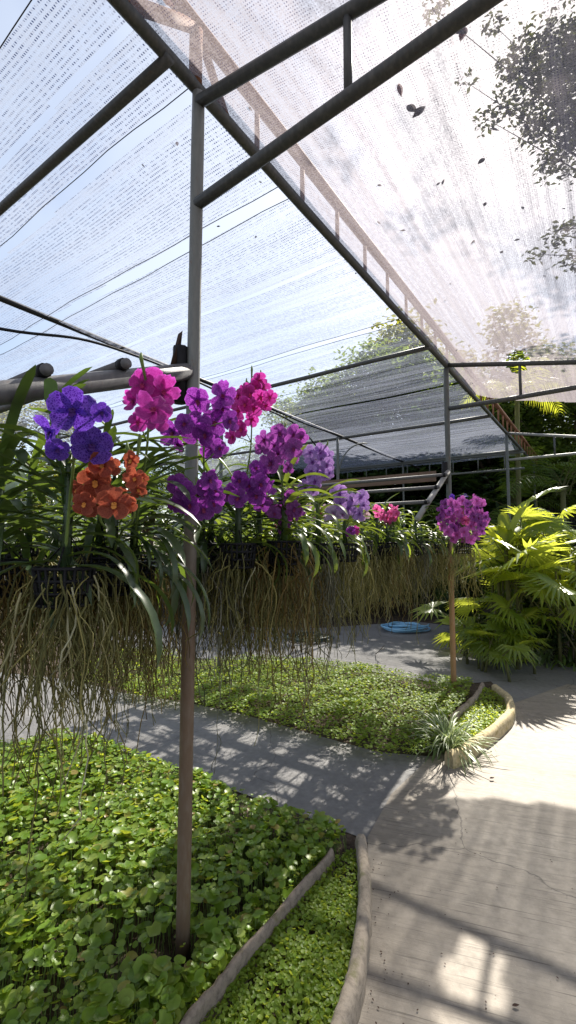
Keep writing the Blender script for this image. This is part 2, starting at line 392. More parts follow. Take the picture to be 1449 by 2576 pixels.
# ------------------------------------------------------------------ shade house frame
frame = empty('shade_house_frame', W(0, 0), 'grey steel pipe frame of the shade house, its posts standing among the orchids', 'shade frame')
FL = frame.location.copy()
def part(mb, name, mat, parent=None, label=None, smooth=True):
    """built in world coordinates, stored relative to the frame"""
    mb.v = [(x - FL.x, y - FL.y, z - FL.z) for x, y, z in mb.v]
    o = mb.build(name, mat, parent or frame, smooth)
    if label: o['label'] = label
    return o
def pipe(a, b, r, name, mat, parent=None, label=None, n=10, seg=1, wob=0.0):
    mb = MB(); a = Vector(a); b = Vector(b)
    pts = [a.lerp(b, i / seg) + (Vector((random.uniform(-wob, wob), random.uniform(-wob, wob), random.uniform(-wob, wob))) if 0 < i < seg else Vector()) for i in range(seg + 1)]
    mb.tube(pts, r, n); return part(mb, name, mat, parent, label)
ZB = 3.36
post_specs = [(0, 0, M['pipe_near'], .026, 'nearest post, grey above and brown below, in the pennywort bed'),
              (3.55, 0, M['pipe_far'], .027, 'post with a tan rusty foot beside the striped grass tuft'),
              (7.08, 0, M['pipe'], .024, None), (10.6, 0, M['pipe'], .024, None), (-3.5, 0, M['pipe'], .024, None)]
for s in (-.2, 2.73, 5.6, 8.67): post_specs.append((s, 2.4, M['pipe'], .022, None))
for s in (0, 3.55, 7.08): post_specs.append((s, -3.3, M['pipe'], .024, None))
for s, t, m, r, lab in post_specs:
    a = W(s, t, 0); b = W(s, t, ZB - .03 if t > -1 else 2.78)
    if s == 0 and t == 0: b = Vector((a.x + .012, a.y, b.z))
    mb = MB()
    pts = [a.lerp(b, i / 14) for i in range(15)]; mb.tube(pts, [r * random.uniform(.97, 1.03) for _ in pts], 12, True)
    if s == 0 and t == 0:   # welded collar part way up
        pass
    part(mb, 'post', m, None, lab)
# longitudinal beam over the row of posts, with the rust-primed top chord and webs of its truss
bm_ = pipe(W(-3.6, 0, ZB), W(11.5, 0, ZB), .025, 'longitudinal_beam', M['pipe_roof'], None, None, 10, 24, .004)
tc = pipe(W(-3.6, .0, ZB + .27), W(11.5, .0, ZB + .27), .032, 'top_chord', M['pipe_rust'], bm_, 'rust coloured top chord seen through the net', 8, 18, .004)
s = -3.2
while s < 11.4:
    pipe(W(s, 0, ZB + .01), W(s, 0, ZB + .26), .013 if abs(s) > .1 else .028, 'web', M['pipe_rust'], bm_, None, 7)
    s += .4
pipe(W(-.34, 0, ZB + .02), W(-.02, 0, ZB + .25), .026, 'web', M['pipe_rust'], bm_, None, 7)
pipe(W(.02, 0, ZB + .25), W(.18, 0, ZB + .02), .018, 'web', M['pipe_rust'], bm_, None, 7)
pipe(W(-3.6, 2.4, ZB), W(11.5, 2.4, ZB), .024, 'longitudinal_beam', M['cable'], None, 'black beam over the back row of posts', 8, 16, .003)
for s in (-3.1, -.15, 2.96, 5.75, 8.67):
    pipe(W(s, -.02, ZB - .02), W(s, 7.2, ZB - .02), .022 if s < 5 else .026, 'purlin', M['pipe_roof'] if s < 8 else M['pipe'], None, None, 10, 10, .004)
for s, z0, sl in ((0, 3.285, .133), (3.55, 3.36, .20), (7.08, 3.35, .19), (-3.5, 3.36, .18)):
    up = MB(); up.tube([W(s, -.02, z0), W(s, -1.6, z0 - sl * 1.6), W(s, -3.3, z0 - sl * 3.3)], .023, 10)
    lo_z = 2.85 if s < 3 else 2.9
    tr = part(up, 'truss', M['pipe_roof'] if s < 7 else M['pipe_white'])
    lo1 = lo_z + (.08 * 3.3 if s == 0 else 0)
    pipe(W(s, -.02, lo_z), W(s, -3.3, lo1), .023, 'lower_chord', M['pipe_roof'] if s < 7 else M['pipe_white'], tr, None, 10, 6, .003)
    for u in (.69, 1.45, 2.2):
        pipe(W(s, -u, lo_z + (lo1 - lo_z) * u / 3.3), W(s, -u, z0 - sl * u), .014, 'strut', M['pipe_roof'], tr, None, 8)
# transverse truss on the back posts
up = MB(); up.tube([W(8.67, -.05, 3.30), W(8.67, 7, 3.30)], .022, 8); tr = part(up, 'truss', M['pipe'])
pipe(W(8.67, -.05, 2.98), W(8.67, 7, 2.98), .022, 'lower_chord', M['pipe'], tr, None, 8)
for k in range(13): pipe(W(8.67, .3 + .5 * k, 2.98), W(8.67, .3 + .5 * k, 3.30), .011, 'strut', M['pipe'], tr, None, 6)
# bent brace from a back post up to the roof
mb = MB(); mb.tube([W(5.62, 2.4, 2.62) + (L * .62 * (1 - math.cos(a)) + T * -.25 * (1 - math.cos(a)) + UP * .68 * math.sin(a)) for a in [i * math.pi / 2 / 10 for i in range(11)]], .014, 7)
part(mb, 'brace', M['pipe'])

# hose along the back beam
mb = MB()
hp = [W(-.5, 2.38, 3.02), W(.3, 2.38, 3.12), W(.93, 2.38, 3.28), W(1.46, 2.38, 3.325), W(2.0, 2.38, 3.33), W(2.8, 2.38, 3.29), W(3.6, 2.38, 3.31), W(4.3, 2.38, 3.25), W(4.9, 2.38, 3.02), W(5.3, 2.40, 2.75)]
mb.tube(smooth_path(hp, 60), .012, 7); tag(mb.build('hose', M['black']), 'thin black hose sagging along the black roof beam', 'hose')

# ------------------------------------------------------------------ shade nets
ANG = math.atan2(L.y, L.x)
def net(name, mat, sr, tr_, zf, ds, dt, skip, label, cat):
    ns = int((sr[1] - sr[0]) / ds) + 1; ntt = int((tr_[1] - tr_[0]) / dt) + 1
    S = np.linspace(sr[0], sr[1], ns); Tt = np.linspace(tr_[0], tr_[1], ntt)
    SS, TT = np.meshgrid(S, Tt, indexing='ij'); Z = zf(SS, TT)
    V = np.stack([SS, TT, Z], -1).reshape(-1, 3)
    i, j = np.meshgrid(np.arange(ns - 1), np.arange(ntt - 1), indexing='ij')
    q = np.stack([i * ntt + j, (i + 1) * ntt + j, (i + 1) * ntt + j + 1, i * ntt + j + 1], -1).reshape(-1, 4)
    sc = (SS[:-1, :-1] + ds / 2).ravel(); tcn = (TT[:-1, :-1] + dt / 2).ravel()
    q = q[~skip(sc, tcn)]
    me = np_mesh(name, V, q, mat); o = link(name, me, None, P1)
    o.rotation_euler = (0, 0, ANG); return tag(o, label, cat)
GAPS = [(-.56, .055, .0), (-.29, .018, .0), (.03, .022, .0), (.655, .045, .0), (2.36, .04, 0), (-1.6, .05, 0), (4.1, .025, .0), (1.3, .01, 0)]
def lskip(s, t):
    k = np.zeros(len(s), bool)
    for c, wd, _ in GAPS:
        k |= np.abs(s - c + .012 * np.sin(t * 1.7 + c * 9) - .01 * t) < wd * (1 + .25 * np.sin(t * .9 + c * 5)) * np.clip(1.15 - .05 * t, .5, 1.2)
    return k
net('shade_net', M['net_left'], (-3.4, 9.4), (.0, 7.2), lambda s, t: ZB + .035 - .06 * np.abs(np.sin((s + .15) * math.pi / 3.0)) + .008 * np.sin(t * 3 + s * 2), .016, .12, lskip,
    'pale blue-grey shade net stretched flat over the orchid benches, with open stripes', 'shade net')
def zl(s, t): return ZB + .035 - .06 * abs(math.sin((s + .15) * math.pi / 3.0)) + .008 * math.sin(t * 3 + s * 2)
nl = COL.objects[-1]
for c in (.60, .705, 2.31, 2.40, 3.35, 4.7, 6.6, .0, -.52, -.61):
    mb = MB(); pts = []
    for q in range(37):
        t = q * .2; sx_ = c + .01 * t - .012 * math.sin(t * 1.7 + c * 9) + .004 * math.sin(t * 9 + c * 31); pts.append((sx_, t, zl(sx_, t) - .004))
    mb.tube(pts, .0022, 5); h_ = mb.build('hem', M['cable'], nl)
hole_c = (3.60, -.66)
def rskip(s, t):
    e = ((s - hole_c[0]) / .30) ** 2 + ((t - hole_c[1] - .12 * (s - hole_c[0])) / .105) ** 2
    edge = s > 4.70 + .42 * (1 - np.exp(2 * t)) + .015 * np.sin(t * 23)
    return (e < 1 + .25 * np.sin(s * 37 + t * 29)) | edge
net('shade_net', M['net_right'], (-3.4, 5.4), (-3.3, -.0), lambda s, t: ZB + .03 + .19 * t - .02 * np.abs(np.sin(s * math.pi / 3.55)) + .006 * np.sin(s * 5 + t * 4), .03, .03, rskip,
    'tan shade net sloping down to the right over the concrete path, littered with dead leaves', 'shade net')
def zr(s, t): return ZB + .03 + .19 * t - .02 * abs(math.sin(s * math.pi / 3.55))
# ------------------------------------------------------------------ kerbs and rails round the beds
def bar(name, pts, wd, h, z0, mat, label, cat, group=None, n=46, ends=True, wob=.0025):
    """rounded kerb of width wd and height h along a ground path"""
    P = smooth_path(pts, n); m = len(P); prof = [(-.5, 0), (-.5, .62), (-.42, .86), (-.25, .98), (0, 1.0), (.25, .98), (.42, .86), (.5, .62), (.5, 0)]
    vs = []
    for i, p in enumerate(P):
        d = P[min(i + 1, m - 1)] - P[max(i - 1, 0)]; d.z = 0; d.normalize(); sd_ = Vector((d.y, -d.x, 0))
        k = 1 + .02 * math.sin(i * .9) + .02 * math.sin(i * 2.3); hh = h * (1 + .04 * math.sin(i * .6 + 1))
        for a, b in prof:
            vs.append((p.x + sd_.x * a * wd * k + random.uniform(-wob, wob), p.y + sd_.y * a * wd * k + random.uniform(-wob, wob), z0 + b * hh + random.uniform(-wob, wob) * (b > 0)))
    q = len(prof); mb = MB()
    mb.add(vs, [(i * q + k, i * q + k + 1, (i + 1) * q + k + 1, (i + 1) * q + k) for i in range(m - 1) for k in range(q - 1)] + [tuple(range(q)), tuple((m - 1) * q + k for k in range(q))[::-1]])
    return tag(mb.build(name, mat), label, cat, group)
def gz(z, *a): return [Vector((*gp(px, py, z).xy, 0)) for px, py in a]
near_rail = gz(.12, (395, 2640), (450, 2560), (520, 2480), (600, 2386), (700, 2275), (790, 2175), (835, 2125))
near_kerb = gz(.11, (800, 2690), (850, 2565), (888, 2450), (905, 2360), (915, 2280), (917, 2190), (908, 2098))
far_kerb = gz(.11, (1128, 1890), (1160, 1878), (1210, 1845), (1260, 1808), (1284, 1778), (1276, 1745), (1244, 1722))
far_rail = gz(.12, (1130, 1800), (1168, 1768), (1196, 1742), (1214, 1714))
bar('garden_rail', near_rail, .030, .10, 0, M['kerb_rail'], 'thin brown rail curving past the foot of the nearest post', 'garden edging')
bar('garden_kerb', near_kerb, .055, .11, 0, M['kerb'], 'weathered grey kerb round the tip of the near bed, beside the concrete path', 'garden edging')
bar('garden_kerb', far_kerb, .07, .11, 0, M['kerb_yellow'], 'yellowish kerb curving round the tip of the far bed behind the grass tuft', 'garden edging')
bar('garden_rail', far_rail, .04, .11, 0, M['kerb_rail'], 'short curved rail inside the tip of the far bed', 'garden edging')

# ------------------------------------------------------------------ planting beds
def round_leaf(n=9, cup=.12, notch=True, wav=.05, seed=0):
    g = np.random.default_rng(seed); v = [(0, 0, -cup * .3)]
    for k in range(n):
        a = 2 * math.pi * k / n; r = .5 * (1 - (.55 if (notch and k == 0) else 0)) * g.uniform(.9, 1.06)
        v.append((r * math.cos(a), r * math.sin(a), cup * .35 * (r * 2) ** 2 - .0 + g.uniform(-wav, wav)))
    f = [(0, 1 + k, 1 + (k + 1) % n) for k in range(n)]
    return np.array(v), np.array(f)
def fill(poly, N, seed):
    g = np.random.default_rng(seed); P = np.array([(p.x, p.y) for p in poly]); lo, hi = P.min(0), P.max(0)
    out = np.zeros((0, 2))
    while len(out) < N:
        q = g.uniform(lo, hi, (N * 3, 2)); out = np.vstack([out, q[inpoly(q[:, 0], q[:, 1], P)]])
    return out[:N]
def ground_cover(name, poly, N, size, hgt, tilt, mat, label, seed, clump=.5, stems=True, lean=0.0, thin=None, temps=3):
    g = np.random.default_rng(seed); xy = fill(poly, N, seed)
    if thin is not None: xy = xy[thin(xy, g)]
    N = len(xy)
    nz = vnoise(xy[:, 0], xy[:, 1], seed, 6) + .6 * vnoise(xy[:, 0], xy[:, 1], seed + 1, 17)
    h = np.clip(hgt[0] + (hgt[1] - hgt[0]) * (g.beta(2.2, 1.2, N) * (1 - clump) + clump * (.5 + .5 * nz)), .012, None)
    sz = (size[0] + (size[1] - size[0]) * g.beta(1.3, 2.0, N) * 1.25) * (1 + .3 * nz)
    Vs, Fs, off = [], [], 0
    for k in range(temps):
        idx = np.arange(N) % temps == k; tv, tf = round_leaf(9 if size[1] > .04 else 6, .22, size[1] > .03, .05, seed + k)
        R = rots(idx.sum(), tilt, g=g)
        V, Fc = scatter(tv, tf, R, np.column_stack([xy[idx], h[idx]]), sz[idx]); Vs.append(V); Fs.append(Fc + off); off += len(V)
    me = np_mesh(name, np.vstack(Vs), np.vstack(Fs), mat)
    o = tag(link(name, me), label, 'ground cover', None, 'stuff')
    if stems:
        j = g.uniform(-.02, .02, (N, 2)); r = .0016
        a = np.column_stack([xy + j, np.zeros(N)]); b = np.column_stack([xy, h - .004]); V = []
        for k in range(3):
            o3 = np.array([math.cos(k * 2.1) * r, math.sin(k * 2.1) * r, 0]); V += [a + o3, b + o3]
        V = np.stack(V, 1).reshape(-1, 3); base = np.arange(N)[:, None] * 6
        Fc = np.vstack([base + np.array([[0, 2, 3, 1]]), base + np.array([[2, 4, 5, 3]]), base + np.array([[4, 0, 1, 5]])])
        s_ = link('stem', np_mesh('stem', V, Fc, M['penny_stem']), o); tag(s_, kind='stuff')
    return o
G3 = lambda z, *a: [gp(px, py, z) for px, py in a]
near_poly = G3(.1, (395, 2640), (450, 2555), (520, 2470), (600, 2376), (700, 2265), (790, 2165), (880, 2085), (830, 2068), (700, 2022), (560, 1975), (440, 1925), (290, 1872), (150, 1842), (0, 1868), (-200, 1900), (-500, 2100), (-500, 2640))
def bare_near(xy, g):
    n = vnoise(xy[:, 0], xy[:, 1], 91, 5)
    c = gp(330, 2440); d = np.hypot(xy[:, 0] - c.x, xy[:, 1] - c.y)
    pf = np.hypot(xy[:, 0] - P1.x + .02, xy[:, 1] - P1.y + .07)
    return (g.uniform(0, 1, len(xy)) < np.clip(.75 + .6 * n, .3, 1) * np.clip(d / .16, .25, 1)) & (pf > .085)
o = ground_cover('pennywort', near_poly, 13500, (.016, .050), (.02, .16), .40, M['penny'], 'round-leaved pennywort carpet filling the near bed, sunlit from behind', 3, .5, thin=bare_near)
def weeds(xy, g):
    n = vnoise(xy[:, 0], xy[:, 1], 55, 4); return g.uniform(0, 1, len(xy)) < np.clip(1.6 * n, 0, 1)
ground_cover('weed', near_poly, 7000, (.008, .02), (.04, .15), .6, M['penny_far'], 'patches of tiny-leaved weeds scattered through the pennywort carpet', 12, .4, False, thin=weeds)
strip_poly = near_rail[::-1] + near_kerb[::1]
strip_poly = [Vector((p.x, p.y, 0)) for p in near_rail] + [Vector((p.x, p.y, 0)) for p in near_kerb[::-1]]
def bare_strip(xy, g):
    n = vnoise(xy[:, 0], xy[:, 1], 17, 11); return g.uniform(0, 1, len(xy)) < np.clip(.8 + 1.1 * n, .12, 1)
ground_cover('creeping_plant', strip_poly, 9000, (.009, .021), (.025, .085), .6, M['penny_far'], 'small-leaved creeping plants in the narrow strip between brown rail and grey kerb', 5, .55, False, thin=bare_strip)
edge_poly = [Vector((p.x - .015, p.y + .015, 0)) for p in near_rail] + [Vector((p.x - .11, p.y + .08, 0)) for p in near_rail[::-1]]
ground_cover('creeping_plant', edge_poly, 2600, (.009, .02), (.03, .095), .6, M['penny_far'], 'band of tiny bright leaves along the pennywort side of the brown rail', 6, .4, False)
far_poly = G3(.08, (300, 1722), (400, 1690), (500, 1662), (620, 1655), (760, 1660), (900, 1675), (1010, 1695), (1130, 1712), (1190, 1722), (1170, 1768), (1130, 1810), (1095, 1884), (1000, 1898), (940, 1890), (800, 1848), (600, 1794), (480, 1770), (300, 1740))
def bare_far(xy, g):
    n = vnoise(xy[:, 0], xy[:, 1], 23, 4); return g.uniform(0, 1, len(xy)) < np.clip(.95 + .5 * n, .5, 1)
ground_cover('bed_plant', far_poly, 21000, (.016, .036), (.02, .16), .34, M['penny_far'], 'low bright green leafy plants filling the far bed beyond the grey path', 8, .45, False, thin=bare_far)
tip_poly = [Vector((p.x, p.y, 0)) for p in far_kerb[1:]] + [Vector((p.x, p.y, 0)) for p in far_rail[::-1]]
ground_cover('creeping_plant', tip_poly, 2600, (.012, .026), (.02, .10), .6, M['penny_far'], 'patch of creeping leaves inside the yellowish kerb at the far bed tip', 9, .5, False)
left_poly = G3(.05, (300, 1720), (430, 1690), (480, 1650), (420, 1625), (300, 1630), (200, 1660), (200, 1715))
ground_cover('bed_plant', left_poly, 2600, (.014, .03), (.01, .07), .6, M['penny_far'], 'sparse low weeds on the dry soil left of the nearest post', 10, .5, False)

# grit and leaf crumbs lying on the paths, thickest along the kerbs
g7 = np.random.default_rng(44); cr = []
for _ in range(170):
    if g7.uniform() < .7:
        kb = near_kerb if g7.uniform() < .6 else far_kerb; i_ = g7.integers(0, len(kb) - 1); q = kb[i_].lerp(kb[i_ + 1], g7.uniform()); cr.append((q.x + abs(g7.normal(.06, .05)), q.y + g7.normal(-.02 if kb is far_kerb else 0, .05), .013))
    else: q = gp(g7.uniform(950, 1449), 1780 + 790 * g7.uniform() ** .7); cr.append((q.x, q.y, .013))
tv = np.array([(-.5, 0, 0), (0, .3, .15), (.5, 0, 0), (0, -.3, .1)]); me = np_mesh('leaf_crumbs', *scatter(tv, np.array([[0, 1, 2, 3]]), rots(len(cr), .2, g=g7), np.array(cr), g7.uniform(.003, .011, len(cr))), M['dead'])
tag(link('leaf_crumbs', me), 'dark leaf crumbs and grit scattered on the concrete path beside the kerbs', 'litter', None, 'stuff')
# striped grass tuft at the front of the far bed
tb = gp(1128, 1893)
t_ = empty('grass_tuft', tb, 'striped grass tuft spilling over the kerb at the foot of the tan post', 'grass tuft')
mb = MB()
for k in range(210):
    mb.strap((random.gauss(0, .03), random.gauss(0, .03), .0), random.uniform(0, 6.283), random.uniform(.6, 1.5), random.uniform(.24, .45), random.uniform(.006, .012), random.uniform(.7, 1.9), 8, .2)
mb.build('leaves', M['tuft'], t_)
# grassy strap plants at the right-hand bank
def strap_clump(px, py, n, ln, label, mat, cat='clump plant', wd=.02):
    r = empty('strap_plant', gp(px, py), label, cat); mb = MB()
    for k in range(n): mb.strap((random.gauss(0, .07), random.gauss(0, .07), 0), random.uniform(0, 6.283), random.uniform(.5, 1.4), ln * random.uniform(.6, 1.1), wd * random.uniform(.7, 1.2), random.uniform(.8, 2), 7, .2)
    mb.build('leaves', mat, r); return r

# ------------------------------------------------------------------ hoses on the ground
def coil(name, c, rad, turns, tr, mat, label):
    mb = MB(); pts = []
    for k in range(turns * 22):
        a = k / 22 * 2 * math.pi; rr = rad * (.78 + .2 * math.sin(k / 22 * 1.9) + .05 * math.sin(a * 3 + k * .02))
        pts.append((c.x + rr * math.cos(a) + .05 * math.sin(k * .05), c.y + rr * .8 * math.sin(a) + .04 * math.cos(k * .04), .015 + .012 * (k / 22) + .02 * abs(math.sin(a * 1.5 + k * .03))))
    mb.tube(pts, tr, 6); return tag(mb.build(name, mat), label, 'garden hose')
M['hose_blue'] = flat_mat('blue_hose', (.20, .42, .62), .4, .5, .3, 8)
M['hose_green'] = flat_mat('dark_green_hose', (.035, .055, .045), .45, .4, .3, 8)
coil('hose_coil', gp(1018, 1587), .40, 7, .016, M['hose_blue'], 'coiled light blue hose lying on the shaded back path')
coil('hose_coil', gp(775, 1612), .36, 5, .014, M['hose_green'], 'coiled dark green hose lying behind the hanging roots')
mb = MB(); mb.tube([gp(945, 1645, .02), gp(952, 1640, .10), gp(962, 1628, .16), gp(968, 1622, .2)], [.006, .006, .005, .003], 5); mb.tube([gp(958, 1632, .13), gp(964, 1634, .2), gp(970, 1630, .27)], [.005, .004, .002], 5)
tag(mb.build('twig', M['twig']), 'small dry twig standing on the sunlit back path', 'twig')
# fallen dry leaves on the ground
def dry_leaf_mesh(nm, mat, curl=.25):
    mb = MB(); n = 5; vs = []
    for i in range(n + 1):
        k = i / n; x = k - .5; wd = .28 * math.sin(math.pi * min(.97, max(.03, k)) ** .8)
        z = curl * (x * x) ; vs += [(x, wd, z + wd * .5), (x, 0, z), (x, -wd, z + wd * .35)]
    for i in range(n): a = i * 3; mb.f += [(a, a + 1, a + 4, a + 3), (a + 1, a + 2, a + 5, a + 4)]; mb.mi += [0, 0]
    mb.v = vs; o = mb.build(nm, mat); return o
protos = {k: dry_leaf_mesh('dead_leaf', M[k]) for k in ('dead', 'dead_red', 'dead_orange')}
for o in protos.values(): COL.objects.unlink(o)
def right_hit(px, py):
    r = ray(px, py); k = .5
    for _ in range(400):
        p = Vector((r.x * k, r.y * k, H + r.z * k)); s, t = ST(p)
        if p.z >= zr(s, t): return p
        k += .02
    return p
def lay(kind, px, py, size, label, rot, left=False, group=None):
    p = gp(px, py, ZB + .045) if left else right_hit(px, py) + UP * .012
    o = bpy.data.objects.new('dead_leaf', protos[kind].data); COL.objects.link(o); o.location = p
    o.rotation_euler = (random.uniform(-.35, .35), random.uniform(-.3, .3), rot); size *= .78; o.scale = (size, size * random.uniform(.7, 1.1), size)
    return tag(o, label, 'leaf', group)
lay('dead', 1038, 283, .085, 'large dark dead leaf on the tan net, right of the red one', .6)
lay('dead', 1053, 292, .08, 'curled dark leaf touching the large dark leaf on the tan net', 2.2)
lay('dead_red', 1006, 236, .062, 'red fallen leaf on the tan net above the large dark leaves', 1.1)
lay('dead', 1150, 82, .10, 'big dark leaf caught on the net above the lower chord of the nearest truss', .2)
lay('dead_red', 1165, 98, .07, 'dark red leaf caught beside the big dark leaf on the nearest truss', 1.5)
lay('dead', 1210, 414, .06, 'oval dark leaf lying alone in the middle of the tan net', 1.9)
lay('dead', 1244, 335, .055, 'slanted dark leaf on the net near the overhanging tree', .1)
lay('dead', 1325, 328, .05, 'small dark leaf on the net right under the overhanging foliage', .5)
lay('dead', 630, 281, .03, 'small dark leaf on the net strip between roof beam and rust chord', .9)
lay('dead_orange', 425, 17, .055, 'bright orange leaf on the net at the top edge of the picture', .7)
lay('dead', 812, 318, .05, 'dark leaf on the net just below the nearest truss lower chord', 2.5)
lay('dead', 955, 473, .035, 'small dark leaf on the brightest part of the tan net', .4)
lay('dead_red', 446, 363, .035, 'small reddish leaf on the blue-grey net left of the nearest post', 1.7, True)
lay('dead', 360, 418, .03, 'small dark leaf on the blue-grey net', 1.0, True)
for px, py in ((1115, 464), (1103, 469), (1133, 718), (1192, 613), (1315, 530), (1410, 410), (1120, 760), (1190, 615), (953, 566), (1013, 586), (1418, 532), (1262, 640), (1370, 700), (1220, 520), (1300, 610), (1405, 620)):
    lay('dead', px, py, random.uniform(.03, .045), 'tiny dark leaf scattered on the tan net', random.uniform(0, 6), False, 'tiny dark leaves on the tan net')
for px, py in ((643, 597), (790, 615), (655, 459), (895, 688), (550, 570)):
    lay('dead', px, py, random.uniform(.022, .034), 'tiny dark leaf scattered on the blue-grey net', random.uniform(0, 6), True, 'tiny dark leaves on the blue-grey net')
lay('dead', 1298, 2532, .03, 'x', 0)['label'] = 'small dark dead leaf lying on the concrete path'
COL.objects[-1].location = gp(1298, 2530, .014)
for px, py in ((1030, 1690), (1238, 1958)):
    o = lay('dead', px, py, .05, 'dark leaf', .4); o.location = gp(px, py, .02); o['label'] = 'dark fallen leaf on the back path behind the far bed' if px < 1100 else 'dark fallen leaf on the sunlit concrete beyond the grass tuft shadow'
# leaf litter gathered along the sagging far edge of the tan net
g5 = np.random.default_rng(5); pts = []
for _ in range(260):
    s = g5.uniform(3.2, 4.55); t = -g5.uniform(.05, 2.6); pts.append(W(s, t, zr(s, t) + .012))
tv = np.array([(-.5, 0, 0), (0, .22, .08), (.5, 0, 0), (0, -.22, .05)]); me = np_mesh('leaf_litter', *scatter(tv, np.array([[0, 1, 2, 3]]), rots(260, .3, g=g5), np.array([tuple(p) for p in pts]), g5.uniform(.012, .035, 260)), M['dead'])
tag(link('leaf_litter', me), 'scattered dark leaf bits on the far part of the tan net', 'leaf litter', None, 'stuff')

# ------------------------------------------------------------------ orchid benches
def bench(s0, zt, slope, length, mat, label, rods, rodmat):
    b = empty('orchid_bench', W(s0, 0, 0), label, 'bench frame'); bl = b.location
    def pp(mb, name, m, par=b):
        mb.v = [(x - bl.x, y - bl.y, z - bl.z) for x, y, z in mb.v]; return mb.build(name, m, par)
    mb = MB(); mb.tube([W(s0 - .02, .0, zt), W(s0 - length, .0, zt - slope * length)], .032 if s0 < 1 else .025, 12); sp = pp(mb, 'sloping_pipe', mat)
    for d in rods:
        z = zt - slope * d + .052
        mb = MB(); mb.tube([W(s0 - d, -.045, z), W(s0 - d, 2.5, z)], .017, 10, True); pp(mb, 'cross_rod', rodmat)
        mb = MB(); mb.tube([W(s0 - d, -.03, z), W(s0 - d, -.005, z)], .0205, 9); mb.tube([W(s0 - d, .0, z - .07), W(s0 - d, .012, z - .02)], .014, 8)
        pp(mb, 'strap', M['black'], sp)
    mb = MB(); mb.tube([W(s0 - .02, 2.4, zt), W(s0 - length, 2.4, zt - slope * length)], .032, 8); pp(mb, 'sloping_pipe', mat)
    mb = MB(); mb.tube([W(s0 - .03, .03, zt + .10), W(s0 - .03, .03, zt - .12)], .03, 8); pp(mb, 'clamp', M['black'])
    for t in (.07, .5, 1.0, 1.6):
        mb = MB(); mb.tube([W(s0 - 3.4, t, 1.43), W(s0 - .05, t, 1.43)], .006, 6); pp(mb, 'hanging_rail', M['black'])
    return b
bench(0, 2.165, .40, 1.5, M['pipe_bench'], 'near orchid bench with a thick grey sloping pipe clamped to the nearest post', (.32, .575, .85, 1.1), M['pipe_bench'])
bench(3.55, 2.24, .54, .98, M['pipe_white'], 'far orchid bench with a pale sloping pipe tied by black straps to the tan post', (.2, .48, .78), M['pipe_bench'])
o = MB(); o.box(W(3.62, 1.3, 2.22), .02, 2.3, .11, L, T); tag(o.build('board', M['rod_brown'], smooth=False), 'brown board across the far orchid bench behind the lilac orchids', 'board')
o = MB(); a = W(-.05, .02, 2.14); o.add([a, a + T * .02 + UP * .02, W(-.03, .02, 2.33), a + L * -.05, W(-.075, .04, 2.17), W(-.035, .04, 2.32)], [(0, 1, 2), (0, 2, 3), (1, 4, 5), (0, 3, 4, 1), (2, 5, 4, 3), (1, 2, 5)]); part(o, 'gusset', M['dead'])

# ------------------------------------------------------------------ orchid plants
def basket_mesh():
    mb = MB(); n = 20
    for z, r in ((0, .058), (.03, .062), (.06, .066), (.09, .07)):
        pts = [(r * math.cos(2 * math.pi * k / 16), r * math.sin(2 * math.pi * k / 16), z) for k in range(17)]; mb.tube(pts, .005, 5, False)
    for k in range(n):
        a = 2 * math.pi * k / n; c, s_ = math.cos(a), math.sin(a); mb.tube([(.02 * c, .02 * s_, 0), (.058 * c, .058 * s_, 0), (.07 * c, .07 * s_, .09)], .0045, 4)
    mb.tube([(.064, 0, .08), (.012, 0, .17), (-.064, 0, .08)], .0025, 4); mb.tube([(0, .064, .08), (0, .012, .17), (0, -.064, .08)], .0025, 4)
    o = mb.build('basket', M['black']); COL.objects.unlink(o); return o.data
BASKET = basket_mesh()
def leaves_mesh(h, n, ln, wd, mat, seed, az0=None, droop=(.6, 1.5)):
    random.seed(seed); mb = MB(); a0 = random.uniform(0, 3.14) if az0 is None else az0
    mb.tube([(0, 0, .0), (.004, 0, h * .5), (0, .004, h)], [.014, .012, .008], 6)
    for k in range(n):
        z = .02 + (h - .02) * k / max(1, n - 1); a = a0 + (math.pi if k % 2 else 0) + random.uniform(-.6, .6)
        up = .15 + .8 * k / n + random.uniform(-.25, .3); low = k < n * .3
        mb.strap((0, 0, z), a, up, ln * random.uniform(.75, 1.12) * (1 - .25 * k / n), wd * random.uniform(.85, 1.15), random.uniform(1.3, 2.1) if low else random.uniform(*droop), 10, .42, random.uniform(-.35, .35))
    o = mb.build('leaves', mat); COL.objects.unlink(o); return o.data
